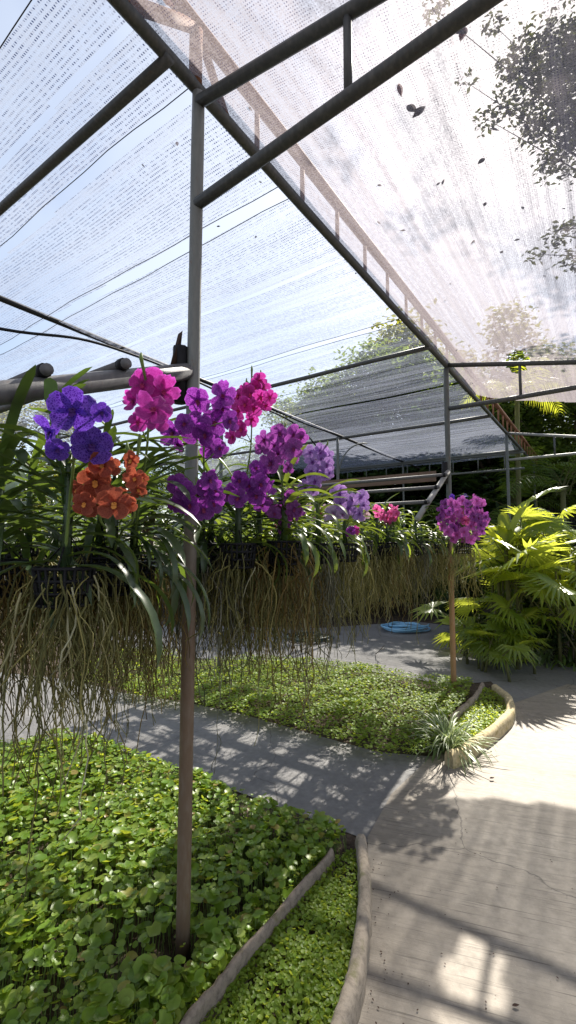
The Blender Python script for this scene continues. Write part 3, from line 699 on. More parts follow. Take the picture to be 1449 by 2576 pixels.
def roots_mesh(n, lo, hi, seed, spread=.075, thick=.0034):
    random.seed(seed); mb = MB()
    for k in range(n):
        a = random.uniform(0, 6.283); r = spread * math.sqrt(random.random()); p = Vector((r * math.cos(a), r * math.sin(a), random.uniform(-.0, .10)))
        ln = random.triangular(lo * .6, hi, lo + (hi - lo) * .3) if random.random() < .98 else hi * random.uniform(1.0, 1.3); m = max(8, int(ln / .024)); pts = [p.copy()]; d = Vector((math.cos(a) * .6, math.sin(a) * .6, random.uniform(-1.2, .2)))
        wob = random.uniform(.16, .5) if random.random() < .8 else random.uniform(.5, .9)
        for i in range(m):
            d = (d * .60 + Vector((random.gauss(0, wob), random.gauss(0, wob), -.60)) * .6).normalized(); p = p + d * ln / m * 1.25; pts.append(p.copy())
        t0 = thick * random.uniform(.6, 1.25); mb.tube(pts, [t0 * (1 - .45 * i / m) for i in range(m + 1)], 4, False)
        if random.random() < .4:
            j = random.randrange(m // 3, m); q = pts[j].copy(); d = Vector((random.gauss(0, 1), random.gauss(0, 1), -.2)).normalized(); br = [q.copy()]
            for i in range(6): d = (d * .6 + Vector((random.gauss(0, .3), random.gauss(0, .3), -.5))).normalized(); q = q + d * .028; br.append(q.copy())
            mb.tube(br, t0 * .6, 3, False)
    o = mb.build('roots', M[('root', 'root', 'root', 'root_gold', 'root', 'root_grey')[seed % 6]]); COL.objects.unlink(o); return o.data
LV_BIG = [leaves_mesh(.34, 28, .40, .027, M['strap'], 20 + k, 0.0, (.5, 1.35)) for k in range(4)]
LV_MID = [leaves_mesh(.24, 20, .29, .024, M['strap'] if k % 2 else M['strap_light'], 40 + k) for k in range(6)]
LV_SML = [leaves_mesh(.20, 22, .21, .019, M['strap_light'] if k % 3 else M['strap'], 60 + k) for k in range(6)]
RT_LONG = [roots_mesh(95, .18, .48, 80 + k, .10, .0024) for k in range(4)]
RT_MID = [roots_mesh(52, .16, .52, 90 + k, .10, .0029) for k in range(6)]
RT_FEW = [roots_mesh(30, .15, .40, 110 + k, .09, .003) for k in range(3)]
RT_GOLD = None

def petal(mb, ang, ln, wd, z0, cup, wav, claw=.25, rows=6, cols=5):
    c, s_ = math.cos(ang), math.sin(ang); vs = []; ph = random.uniform(0, 6.28)
    for i in range(rows + 1):
        u = i / rows; wu = wd / 2 * (claw + (1 - claw) * math.sin(math.pi * min(1, u * .62 + .06)) ** 1.1) if u < .78 else wd / 2 * math.sqrt(max(0, 1 - ((u - .78) / .235) ** 2)) * .985
        for j in range(cols):
            v = j / (cols - 1) * 2 - 1; x = u * ln; y = v * wu
            z = z0 + cup * u * u + .10 * ln * (v * v) * (u) * (1 if cup > -.02 else -1) + wav * math.sin(u * 6 + v * 3 + ph)
            vs.append((x * c - y * s_, x * s_ + y * c, z)); mb.uvs.append((u, v))
    fs = [(i * cols + j, (i + 1) * cols + j, (i + 1) * cols + j + 1, i * cols + j + 1) for i in range(rows) for j in range(cols - 1)]
    mb.add(vs, fs)
def flower_mesh(seed, mat, lipmat, wide=1.0):
    """vanda flower 1 unit across: dorsal sepal, two petals, two broad lateral sepals, small lip and column"""
    random.seed(seed); mb = MB(); mb.uvs = []; R = math.radians; ru = random.uniform
    mb.cur = 0
    petal(mb, R(-52 + ru(-6, 6)), .50, .46 * wide, -.012, ru(-.12, .30), .03, .3)
    petal(mb, R(-128 + ru(-6, 6)), .50, .46 * wide, -.016, ru(-.12, .30), .03, .3)
    petal(mb, R(90 + ru(-6, 6)), .47, .40 * wide, -.006, ru(-.12, .32), .03, .3)
    petal(mb, R(22 + ru(-8, 8)), .47, .42 * wide, .006, ru(-.26, .28), .034, .18)
    petal(mb, R(158 + ru(-8, 8)), .47, .42 * wide, .010, ru(-.26, .28), .034, .18)
    mb.cur = 1
    petal(mb, R(-90), .17, .15, .035, .10, .0, .5, 4, 3)
    petal(mb, R(-35), .08, .09, .04, .05, .0, .6, 3, 3); petal(mb, R(-145), .08, .09, .04, .05, .0, .6, 3, 3)
    mb.tube([(0, 0, 0), (0, .012, .035), (0, .012, .07)], [.03, .028, .018], 6); mb.uvs += [(0, 0)] * 18
    me = bpy.data.meshes.new('flower'); me.from_pydata(mb.v, [], mb.f); me.materials.append(mat); me.materials.append(lipmat)
    me.polygons.foreach_set('material_index', mb.mi); me.polygons.foreach_set('use_smooth', [True] * len(mb.f))
    uv = me.uv_layers.new(name='UVMap')
    for lp in me.loops: uv.data[lp.index].uv = mb.uvs[lp.vertex_index]
    me.update(); return me
def petal_mat(name, deep, pale, tcol, vein=.5, tr=.5, spots=False):
    b = NB(name); tc = b.n('ShaderNodeTexCoord'); mp = b.n('ShaderNodeMapping'); mp.inputs['Scale'].default_value = (9, 4.2, 1); b.l(tc.outputs['UV'], mp.inputs[0])
    v = b.voro(mp.outputs[0], 1.0, 'DISTANCE_TO_EDGE'); n = b.noise(b.coord('Object'), 7, 3)
    sx = b.n('ShaderNodeSeparateXYZ'); b.l(tc.outputs['UV'], sx.inputs[0])
    f = b.rng(v, .05, .22, vein, 0); f = b.math('ADD', f, b.math('MULTIPLY', b.math('SUBTRACT', n, .5), .5))
    edge = b.math('ADD', b.rng(sx.outputs[0], .82, 1, 0, .45), b.rng(b.math('ABSOLUTE', sx.outputs[1]), .75, 1, 0, .35)); f = b.math('ADD', f, edge)
    oi = b.n('ShaderNodeObjectInfo')
    c = b.mix(f, deep, pale); c = b.mix(b.math('MULTIPLY', oi.outputs['Random'], .4), c, tuple(x * .55 for x in deep))
    c = b.mix(b.rng(sx.outputs[0], .02, .2, .5, 0), c, tuple(x * .6 for x in deep))
    t = b.mix(f, tuple(x * .6 for x in tcol), tuple(min(1, x * 1.55 + .08) for x in tcol))
    p = b.princ(c, .5, .25); return b.done(b.mixsh(tr, p, b.transl(t)))
def lip_mat(name, c): return flat_mat(name, c, .5, .3, .2, 40)
FC = {}
for k, (deep, pale, tcol, lip, vein, tr) in {
    'violet': ((.045, .012, .24), (.23, .115, .56), (.13, .02, .5), (.05, .01, .12), .7, .5),
    'magenta': ((.36, .03, .27), (.52, .12, .44), (.78, .05, .50), (.30, .02, .10), .25, .55),
    'orange': ((.27, .055, .038), (.50, .17, .08), (.66, .13, .06), (.55, .22, .04), .3, .5),
    'purple': ((.11, .013, .18), (.34, .10, .42), (.38, .03, .48), (.16, .01, .06), .65, .5),
    'hot': ((.48, .02, .25), (.62, .10, .40), (.95, .06, .52), (.40, .02, .08), .25, .55),
    'plum': ((.17, .025, .23), (.42, .17, .46), (.46, .07, .48), (.15, .01, .08), .6, .48),
    'lilac': ((.25, .12, .42), (.50, .36, .66), (.46, .24, .68), (.15, .03, .22), .6, .45),
    'pale': ((.45, .34, .58), (.64, .54, .74), (.60, .46, .72), (.30, .10, .30), .4, .4),
    'pink': ((.55, .05, .24), (.70, .28, .45), (.90, .12, .38), (.45, .05, .1), .3, .5),
    'mixed': ((.46, .07, .40), (.70, .30, .66), (.92, .16, .68), (.40, .05, .2), .4, .5),
    'palepink': ((.62, .40, .46), (.74, .58, .62), (.75, .50, .55), (.5, .1, .1), .2, .35)}.items():
    m1 = petal_mat('petal_' + k, deep, pale, tcol, vein, tr); m2 = lip_mat('lip_' + k, lip)
    FC[k] = [flower_mesh(sum(map(ord, k)) % 7 + q * 13 + len(k), m1, m2, 1.08 if k in ('violet', 'purple') else 1.0) for q in range(5)]

def orchid(loc, lv, rt, label, group=None, rz=0.0, sc=1.0, rsc=1.0, up=True):
    o = empty('orchid_plant', loc, label, 'orchid', group)
    for nm, me, s_ in (('basket', BASKET, 1.0), ('leaves', lv, sc), ('roots', rt, rsc)):
        c = link(nm, me, o, (0, 0, .05 if nm == 'leaves' else 0)); c.rotation_euler = (0, 0, rz + (1.3 if nm == 'roots' else 0)); c.scale = (s_, s_, s_) if nm != 'roots' else (1, 1, s_)
    return o
def facing(f, roll):
    f = f.normalized(); x = UP.cross(f).normalized(); y = f.cross(x)
    from mathutils import Matrix
    return (Matrix((x, y, f)).transposed() @ Matrix.Rotation(roll, 3, 'Z')).to_euler()
CAMP = Vector((0, 0, H))
NF = [0]
def spike(o, flowers, Y, kind, seed, yaw_spread=.6, base_up=.12, buds=0):
    """one flower stem: flowers = (px, py, diameter px[, kind]); each flower is a sub-part of the stem"""
    random.seed(seed); loc = o.location
    P = []
    for i, fl in enumerate(flowers):
        y = Y + random.uniform(-.05, .06) * (1 + .3 * Y); P.append((at(fl[0], fl[1], y), fl[2] * y / F * 1.06, fl[3] if len(fl) > 3 else kind))
    cen = sum((p for p, _, _ in P), Vector()) / len(P); zt = max(p.z for p, _, _ in P); back = Vector((cen.x, cen.y, 0)) - Vector((0, 0, 0)); back.z = 0; back.normalize()
    base = loc + UP * base_up; tip = Vector((cen.x, cen.y, zt + .02)) + back * .05
    low = Vector((cen.x, cen.y, min(p.z for p, _, _ in P) - .02)) + back * .05
    path = smooth_path([base, base.lerp(low, .5) + back * .03 + UP * .02, low, tip], 14)
    mb = MB(); loc_ = lambda v: v - loc
    mb.tube([loc_(p) for p in path], [.0045 * (1 - .5 * i / len(path)) for i in range(len(path))], 6)
    items = []
    for i, (p, dia, kd) in enumerate(P):
        q = min(path[len(path) // 3:], key=lambda a: (a - p).length + .4 * abs(a.z - (p.z - .02)))
        out = (p - Vector((cen.x, cen.y, p.z)) - back * .09); out.z *= .3
        tocam = (CAMP - p).normalized(); f = (tocam * .75 + out.normalized() * yaw_spread + Vector((random.gauss(0, .32), random.gauss(0, .3), random.gauss(-.08, .24)))).normalized()
        mb.tube([loc_(q), loc_(q.lerp(p - f * dia * .35, .6)), loc_(p - f * dia * .02)], [.002, .0018, .0022], 5)
        items.append((p, dia, kd, f))
    for k in range(buds):
        p = tip + Vector((random.gauss(0, .02), random.gauss(0, .02), random.uniform(-.01, .04))); mb.tube([loc_(tip - UP * .04), loc_(p), loc_(p + UP * .014)], [.0015, .005, .002], 6)
    st = mb.build('flower_stem', M['penny_stem'], o)
    for p, dia, kd, f in items:
        me = FC[kd][NF[0] % 5]; NF[0] += 1
        fl = link('flower', me, st, p - loc); fl.rotation_euler = facing(f, random.gauss(0, .22)); fl.scale = (dia, dia, dia * random.uniform(.9, 1.2))
    return st
def zoomA(*a): return [(880 * 0 + x * .3472, 880.5 + y * .3472, d * .3472) for x, y, d in a]   # measured in a crop of the photo
def zoomB(*a): return [(377.3 + v[0] * .3472, 911.9 + v[1] * .3472, v[2] * .3472, *v[3:]) for v in a]
def zoomC(*a): return [(754.7 + v[0] * .3472, 1069 + v[1] * .3472, v[2] * .3472, *v[3:]) for v in a]
def flowered(px, Y, z, lv, rt, label, rz, sc=1.0, rsc=1.0):
    p = at(px, 1369, Y); p.z = z; return orchid(p, lv, rt, label, None, rz, sc, rsc)

o = flowered(165, 1.16, 1.35, LV_BIG[0], RT_LONG[0], 'nearest orchid on the left with large chequered violet flowers', .15)
spike(o, zoomA((530, 430, 325), (365, 600, 265), (665, 690, 300), (735, 450, 150), (415, 720, 170)), .97, 'violet', 1, .9)
mb = MB(); sb = at(128, 1020, 1.2) - o.location
for a, e, l_, wd in ((.25, 1.05, .155, .034), (.1, .8, .11, .036), (2.2, 1.45, .09, .034), (.5, .95, .13, .03)): mb.strap(sb, a, e, l_, wd, .35, 8, .3)
mb.tube([(0, .02, .2), sb], [.01, .008], 6)
mb.build('young_shoot', M['shoot'], o)
o = flowered(335, 1.5, 1.35, LV_BIG[1], RT_LONG[1], 'orchid with a rounded bunch of magenta flowers left of the nearest post', -.25)
spike(o, zoomA((1095, 265, 300), (965, 370, 150), (1120, 430, 260), (1000, 520, 150), (1185, 300, 220), (1030, 250, 200), (1130, 490, 200)), 1.08, 'magenta', 2, .9, buds=2)
o = flowered(285, 1.42, 1.35, LV_BIG[2], RT_LONG[2], 'orchid with brick orange flowers below the violet ones', .35)
spike(o, zoomA((740, 830, 190), (800, 840, 150), (690, 950, 240), (560, 1010, 140), (700, 1070, 280), (830, 1110, 240), (610, 1110, 170), (880, 1050, 170)), 1.06, 'orange', 3, .8)
st2 = spike(o, zoomA((950, 800, 145), (975, 930, 160), (1000, 1010, 130), (1035, 935, 90), (930, 1120, 130)), 1.08, 'orange', 4, .9, buds=3)
o = flowered(530, 1.98, 1.41, LV_BIG[3], RT_LONG[3], 'orchid with dark purple flowers hiding the top of its bench post', .8)
spike(o, zoomB((345, 275, 200), (165, 510, 190), (335, 470, 240), (470, 430, 200), (525, 240, 190), (450, 610, 180), (575, 420, 150), (250, 440, 150), (200, 590, 130), (400, 520, 180), (520, 330, 150), (500, 620, 130)), 1.36, 'purple', 5, .8)
o = flowered(600, 1.82, 1.41, LV_MID[1], RT_MID[0], 'orchid with a tall cluster of hot magenta flowers right of the nearest post', 1.9, 1.15)
spike(o, zoomB((790, 130, 130), (640, 240, 150), (730, 230, 130), (800, 250, 120), (870, 250, 110), (640, 350, 140), (750, 330, 140), (740, 410, 110), (660, 480, 130), (600, 535, 120), (690, 300, 120), (820, 180, 110), (760, 180, 110), (840, 310, 100), (700, 200, 110)), 1.72, 'hot', 6, .7, buds=4)
o = flowered(510, 2.05, 1.38, LV_MID[2], RT_MID[1], 'orchid with drooping purple flowers low across the nearest post', 2.6, .9)
spike(o, zoomB((205, 880, 160), (240, 1000, 190), (340, 960, 190), (430, 850, 150), (470, 930, 150), (385, 1060, 170), (290, 1030, 160), (455, 1020, 150), (180, 1030, 110), (400, 900, 150), (265, 930, 150)), 1.42, 'purple', 7, .7)
o = flowered(650, 2.0, 1.40, LV_MID[3], RT_MID[2], 'orchid with purple flowers between two larger purple clusters', .4, 1.1)
spike(o, zoomB((650, 850, 140), (780, 800, 140), (800, 880, 150), (600, 930, 120), (640, 980, 140), (770, 960, 150), (810, 1020, 130), (720, 890, 120), (860, 900, 110), (570, 960, 100), (770, 760, 110)), 1.7, 'purple', 8, .7)
o = flowered(715, 1.9, 1.42, LV_MID[0], RT_MID[3], 'orchid with a tall plum cluster, right of the hot magenta one', 1.1, 1.15)
spike(o, zoomB((830, 560, 150), (940, 510, 150), (1040, 520, 150), (905, 600, 140), (1040, 620, 150), (880, 725, 175), (1030, 690, 130), (1095, 540, 110), (980, 570, 140), (810, 620, 110), (990, 650, 120), (1005, 760, 90), (930, 660, 120)), 1.78, 'plum', 9, .7, buds=2)
o = flowered(705, 2.0, 1.37, LV_MID[5], RT_MID[4], 'orchid with a low plum cluster hanging under the tall plum one', 2.1)
spike(o, zoomB((870, 1050, 120), (1020, 990, 140), (950, 1060, 130), (1045, 1060, 130), (980, 1130, 120), (970, 1200, 100), (1065, 1110, 100), (900, 1090, 110), (1000, 960, 110), (850, 1010, 100), (1085, 1080, 80)), 1.9, 'plum', 10, .7)
o = flowered(800, 2.25, 1.41, LV_MID[2], RT_MID[5], 'orchid with an upright lilac cluster beside the black roof beam', .6, 1.1)
spike(o, zoomB((1160, 650, 120), (1230, 640, 120), (1180, 720, 120), (1280, 740, 110), (1210, 790, 120), (1125, 900, 120), (1195, 860, 120), (1270, 820, 100), (1240, 690, 110), (1290, 670, 90), (1165, 790, 100), (1180, 930, 90), (1300, 800, 80)), 2.12, 'lilac', 11, .7, buds=2)
o = flowered(868, 2.5, 1.41, LV_MID[4], RT_MID[0], 'orchid with a lilac cluster paler at its lower left, second lilac from left', 1.7)
spike(o, zoomC((285, 500, 140), (240, 640, 130, 'pale'), (350, 600, 110), (440, 520, 110), (430, 640, 110), (460, 580, 90), (290, 570, 100), (215, 660, 90, 'pale'), (380, 540, 100), (400, 640, 90), (310, 650, 90, 'pale'), (450, 500, 80)), 2.35, 'lilac', 12, .7)
spike(o, zoomC((370, 765, 70, 'purple'), (400, 755, 60, 'hot'), (350, 785, 55, 'purple'), (410, 775, 45, 'pink')), 2.4, 'purple', 13, .5, .08)
o = flowered(975, 3.35, 1.42, LV_SML[0], RT_MID[1], 'orchid with a small hot pink cluster left of the tan post', .9, 1.2)
spike(o, zoomC((555, 610, 70), (590, 640, 70), (630, 670, 75), (690, 610, 60), (660, 640, 60), (600, 670, 60), (650, 590, 50), (680, 670, 60), (560, 650, 50), (640, 700, 60), (700, 640, 50)), 3.2, 'pink', 14, .7)
o = flowered(1165, 4.1, 1.42, LV_SML[1], RT_MID[2], 'orchid with a big round ball of pink-purple flowers at the tan post', 2.0, 1.2)
random.seed(99); ball = []
while len(ball) < 54:
    a = random.uniform(0, 6.283); r = math.sqrt(random.random()); x = 1190 + 175 * r * math.cos(a); y = 670 + 165 * r * math.sin(a)
    kd = 'violet' if (y < 535 and x < 1215) else ('pink' if random.random() < .16 else ('plum' if random.random() < .3 else 'mixed'))
    if all((x - b[0]) ** 2 + (y - b[1]) ** 2 > 30 ** 2 for b in ball): ball.append((x, y, random.uniform(60, 78), kd))
spike(o, zoomC(*ball), 3.95, 'mixed', 15, 1.1)
o = flowered(790, 3.3, 1.42, LV_SML[2], RT_MID[3], 'orchid with pale pink flowers behind the lilac clusters', 1.0, 1.1)
random.seed(31); spike(o, [(random.uniform(775, 835), random.uniform(1272, 1312), random.uniform(19, 26)) for _ in range(12)] + [(random.uniform(905, 925), random.uniform(1270, 1310), 20) for _ in range(4)], 3.1, 'palepink', 16, .7)
o = flowered(690, 2.6, 1.40, LV_SML[3], RT_FEW[0], 'orchid with a single small red bloom under the low plum cluster', 1.4)
spike(o, [(684, 1328, 15), (692, 1325, 12)], 2.2, 'pink', 17, .5)
o = flowered(560, 2.6, 1.30, LV_SML[4], RT_FEW[1], 'orchid with tiny pink blooms low behind the right side of the nearest post', 1.4)
spike(o, [(556, 1372, 12), (572, 1382, 11), (560, 1396, 11)], 2.3, 'palepink', 18, .5)

# flowerless plants filling the rows
random.seed(5); k = 0
GL = 'flowerless orchids hanging along the bench'
def row(s0, s1, step, t, zr_, lvs, rts, label, group, sc=1.0, jit=.06, rsc=(.8, 1.1)):
    global k
    s = s0
    while s <= s1:
        random.seed(1000 + k); k += 1
        orchid(W(s + random.uniform(-jit, jit), t + random.uniform(-.05, .05), random.uniform(*zr_)), lvs[k % len(lvs)], rts[k % len(rts)], label, group, random.uniform(0, 6.28), sc * random.uniform(.85, 1.15), random.uniform(*rsc))
        s += step
LN = 'flowerless large-leaved orchid with long roots hanging left of the nearest post'; LG = 'large-leaved flowerless orchids left of the nearest post'
row(-.66, -.25, .26, .04, (1.36, 1.41), LV_BIG, RT_LONG, LN, LG, .95, .04, (.85, 1.05))
row(-.72, .05, .30, .36, (1.36, 1.42), LV_BIG, RT_MID, LN, LG, .95, .05, (.9, 1.1))
row(-.7, .1, .30, .72, (1.36, 1.42), LV_BIG, RT_MID, LN, LG, 1.0, .05, (.85, 1.0))
row(-.6, .2, .34, 1.15, (1.36, 1.42), LV_BIG + LV_MID, RT_MID, LN, LG, 1.0, .06, (.8, 1.0))
row(-.4, .5, .36, 1.6, (1.36, 1.42), LV_BIG + LV_MID, RT_FEW, LN, LG, 1.0, .06, (.8, 1.0))
row(.3, .8, .45, .72, (1.35, 1.41), LV_MID, RT_MID, 'flowerless orchid hanging just behind the nearest post', 'flowerless orchids just behind the nearest post', 1.0, .06, (.9, 1.15))
FN = 'flowerless orchid with arching leaves and tangled roots in the front row between the two posts'; FG = 'front row of flowerless orchids between the posts'
row(.16, 3.45, .215, .08, (1.37, 1.43), LV_MID + LV_SML, RT_MID, FN, FG)
row(.6, 2.4, .42, .26, (1.36, 1.42), LV_SML + LV_MID[:3], RT_MID, FN, FG)
BN = 'flowerless orchid with tangled roots in the shaded far bench behind the front row'; BG = 'flowerless orchids of the far bench'
for s_b in (2.45, 2.72, 2.98, 3.25, 3.45):
    S0 = s_b
    t_b = .32
    while t_b < 2.3:
        random.seed(1500 + k); k += 1
        orchid(W(s_b + random.uniform(-.06, .06), t_b + random.uniform(-.06, .06), random.uniform(1.36, 1.44)), (LV_SML + LV_MID[:2])[k % 8], (RT_FEW + RT_MID)[k % 9], BN, BG, random.uniform(0, 6.28), random.uniform(.9, 1.2), random.uniform(.7, 1.0)); t_b += .33
row(3.62, 3.9, .16, .02, (1.40, 1.45), LV_SML, RT_FEW, 'flowerless orchid with short roots just right of the tan post', 'flowerless orchids right of the tan post')

# ------------------------------------------------------------------ palms and shrubs on the right bank
def fan_leaf(mb, base, azm, el_, stalk, R, nseg=20, spread=2.5, droop=.35, tilt=0.0):
    d = Vector((math.cos(azm) * math.cos(el_), math.sin(azm) * math.cos(el_), math.sin(el_))); side = Vector((-math.sin(azm), math.cos(azm), 0))
    mid = Vector(base) + d * stalk * .5 + UP * .03 * stalk; hub = Vector(base) + d * stalk
    mb.cur = 1; mb.tube([base, mid, hub], [.008, .006, .005], 5, False); mb.cur = 0
    e2 = el_ - .35 - random.uniform(0, .8); d = Vector((math.cos(azm) * math.cos(e2), math.sin(azm) * math.cos(e2), math.sin(e2)))
    side = (side * math.cos(tilt) + d.cross(side) * math.sin(tilt)).normalized(); nor = side.cross(d) * -1
    if nor.z < 0: nor = -nor
    for k in range(nseg):
        a = -spread + 2 * spread * (k + .5) / nseg; r = R * random.uniform(.85, 1.05) * (1 - .18 * abs(a) / spread)
        dr = d * math.cos(a) + side * math.sin(a); tn = side * math.cos(a) - d * math.sin(a); hw = r * .5 * math.tan(spread / nseg) * .95
        m1 = hub + dr * r * .5 + nor * r * .02; tip = hub + dr * r * (1 - droop * .25) - UP * r * droop * random.uniform(.3, 1.1)
        mb.add([hub, m1 + tn * hw, m1 + nor * hw * .5, m1 - tn * hw, tip], [(0, 1, 2), (0, 2, 3), (1, 4, 2), (2, 4, 3)])
def fan_mesh(seed, n, hgt, R, spreadxy, mat, up=(.5, 1.35)):
    random.seed(seed); mb = MB()
    for k in range(n):
        z = hgt * random.uniform(.12, .75); b = (random.gauss(0, spreadxy), random.gauss(0, spreadxy), z * .9)
        fan_leaf(mb, b, random.uniform(0, 6.28), random.uniform(*up), hgt * random.uniform(.25, .45), R * random.uniform(.75, 1.15), random.randint(16, 24), random.uniform(1.9, 2.7), random.uniform(.08, .4), random.uniform(-.7, .7))
    o = mb.build('fronds', [mat, M['stalk']], smooth=False); COL.objects.unlink(o)
    st_ = []
    for k in range(6):
        mt = MB(); x, y = random.gauss(0, spreadxy), random.gauss(0, spreadxy); mt.tube([(x, y, 0), (x + random.gauss(0, .04), y + random.gauss(0, .04), hgt * random.uniform(.35, .7))], [.02, .014], 6)
        t = mt.build('stem', M['stalk']); COL.objects.unlink(t); st_.append(t.data)
    return o.data, *st_
FAN = [fan_mesh(200 + k, 24, 1.8, .46, .2, M['palm']) for k in range(3)]
FAN_LOW = [fan_mesh(210 + k, 22, .75, .36, .22, M['palm'], (.2, 1.1)) for k in range(2)]
FAN_Y = [fan_mesh(220, 12, 1.9, .40, .12, M['palm_yellow'], (.6, 1.4))]
def fan_palm(px, py, meshes, label, sc=1.0, rz=0.0, group=None, Y=None):
    p = gp(px, py) if Y is None else Vector(((px - CX) / F * Y, Y, 0)); o = empty('fan_palm', p, label, 'palm', group)
    for nm, me in zip(('fronds',) + ('stem',) * 6, meshes): c = link(nm, me, o); c.rotation_euler = (0, 0, rz); c.scale = (sc, sc, sc)
    return o
fan_palm(1330, 1672, FAN[0], 'sunlit fan palm clump with drooping leaves, foremost on the right bank', 1.06, .4)
fan_palm(1440, 1668, FAN[1], 'fan palm clump cut by the right edge of the picture', 1.05, 1.9)
fan_palm(1270, 1648, FAN[2], 'fan palm behind the foremost clump, just right of the flower ball', .98, 3.0)
fan_palm(1215, 1668, FAN_LOW[0], 'low dark fan palm beside the tan post on the right bank', 1.0, .2)
fan_palm(1265, 1690, FAN_LOW[1], 'low shaded fan palm in front of the sunlit clump', .8, 2.2)
fan_palm(1375, 1620, FAN_Y[0], 'yellow-green fan palm glowing behind the sunlit clump', 1.0, 1.0)
fan_palm(1290, 1610, FAN_Y[0], 'tall yellow-green palm with broad upright leaves right of the flower ball', .95, 2.9)
fan_palm(1400, 1640, FAN[2], 'fan palm behind the foremost clump, reaching highest of the green fan palms', 1.15, 5.2)
fan_palm(1480, 1625, FAN[0], 'fan palm at the far right edge behind the cut clump', 1.15, 2.5)
strap_clump(1360, 1668, 60, .42, 'pale strap-leaved clump in the shade under the palms', M['tuft'], wd=.024)
strap_clump(1440, 1672, 40, .40, 'dark strap-leaved clump at the right edge under the palms', M['strap_light'], wd=.03)

# broad upright yellow-green leaves beside the flower ball
o = empty('broad_leaf_plant', gp(1282, 1668), 'broad-leaved yellow-green plant rising just right of the pink flower ball', 'plant'); mb = MB()
for a, e, l_, wd, dr in ((.1, 1.35, .75, .17, .5), (2.9, 1.2, .95, .13, 1.5), (1.2, 1.3, .6, .15, .4), (-.6, 1.1, .7, .14, .9), (3.6, .9, .7, .13, 1.0), (.6, .9, .8, .12, .8)):
    mb.strap((0, 0, 1.42), a, e, l_, wd, dr, 10, .25)
mb.build('leaves', M['palm_yellow'], o, True); mb = MB(); mb.tube([(0, 0, 0), (.02, .01, .7), (0, 0, 1.44)], [.035, .03, .025], 8); mb.build('stem', M['stalk'], o)

def cards(name, blobs, N, size, mat, seed, flat=.0, hang=.5):
    g = np.random.default_rng(seed); B = np.array([b[:3] for b in blobs]); Rr = np.array([b[3] for b in blobs]); pr = Rr ** 2.2; pr /= pr.sum()
    idx = g.choice(len(B), N, p=pr); d = g.normal(size=(N, 3)); d /= np.linalg.norm(d, axis=1)[:, None]
    rad = Rr[idx] * g.uniform(.25, 1, N) ** .5; lump = 1 + .28 * np.sin(d[:, 0] * 7 + idx) * np.cos(d[:, 1] * 6 + idx * 2) + .2 * np.sin(d[:, 2] * 9 + idx)
    pos = B[idx] + d * (rad * lump)[:, None] * np.array([1, 1, .8])
    tv = np.array([(0, 0, 0), (.5, .26, .06), (1, 0, -.08), (.5, -.26, .06)])
    V, Fc = scatter(tv, np.array([[0, 1, 2, 3]]), rots(N, hang, g=g), pos, g.uniform(*size, N))
    return np_mesh(name, V, Fc, mat, False)
def crown_blobs(seed, R, Hh, n, zc):
    g = np.random.default_rng(seed); out = []
    for k in range(n):
        a = g.uniform(0, 6.28); r = R * math.sqrt(g.uniform(0, 1)) * .85; z = zc + g.uniform(-.5, .5) * Hh * (1 - .5 * r / R); out.append((r * math.cos(a), r * math.sin(a), z, R * g.uniform(.2, .38)))
    return out
def trunk_mesh(blobs, base_r, zc, seed):
    random.seed(seed); mb = MB(); top = Vector((random.gauss(0, .15), random.gauss(0, .15), zc * .55)); mb.tube([(0, 0, -.1), (top.x * .3, top.y * .3, top.z * .5), top], [base_r, base_r * .8, base_r * .65], 9)
    for b in blobs:
        e = Vector(b[:3]); m = top.lerp(e, .5) + Vector((random.gauss(0, .12), random.gauss(0, .12), random.uniform(0, .3))); mb.tube([top, m, e], [base_r * .4, base_r * .25, base_r * .06], 5)
    o = mb.build('trunk', M['bark']); COL.objects.unlink(o); return o.data
def tree_kind(seed, R, Hh, n, zc, N, size, mat, br):
    bl = crown_blobs(seed, R, Hh, n, zc); return cards('crown', bl, N, size, mat, seed), trunk_mesh(bl, br, zc, seed)
TK = {'broad': tree_kind(301, 2.7, 6.0, 24, 4.2, 17000, (.10, .19), M['tree'], .2),
      'loose': tree_kind(302, 2.3, 5.4, 18, 4.1, 11000, (.09, .17), M['tree'], .15),
      'yellow': tree_kind(303, 2.0, 4.6, 17, 3.5, 11000, (.08, .15), M['tree_yellow'], .12),
      'shrub': tree_kind(304, 1.0, 1.1, 9, .75, 6000, (.05, .11), M['shrub'], .04)}
def tree(px, Y, kind, sc, label, name='tree', rz=0.0, cat='tree', group=None):
    o = empty(name, Vector(((px - CX) / F * Y, Y, 0)), label, cat, group)
    for nm, me in zip(('crown', 'trunk'), TK[kind]): c = link(nm, me, o); c.rotation_euler = (0, 0, rz); c.scale = (sc, sc, sc)
    return o
tree(10, 11, 'yellow', .98, 'small yellowish tree at the left edge beyond the shade house', rz=1)
tree(-120, 13, 'broad', .8, 'dark tree at the far left edge behind the yellowish one', rz=2)
tree(770, 17, 'yellow', 1.32, 'yellowish tree seen through the net in the middle of the background', rz=.5)
tree(900, 15.5, 'loose', 1.12, 'loose tree beyond the net, between the yellowish tree and the tallest one', rz=2.2)
tree(1000, 15, 'broad', 1.12, 'tallest dark background tree, seen where the roof beam descends', rz=3)
tree(1175, 16, 'yellow', 1.75, 'tan-looking tree seen through the sloping net right of the roof beam', rz=4)
tree(1290, 15, 'loose', 1.15, 'loose background tree behind the right-hand palms', rz=1.2)
tree(1390, 14, 'broad', 1.02, 'broad background tree near the right edge behind the palms', rz=.3)
tree(880, 14.5, 'broad', .98, 'dark rounded tree below the loose one, low through the left net', rz=1.7)
tree(1085, 14.5, 'broad', 1.10, 'dense tree right behind the point where roof beam and tan post meet', rz=.9)
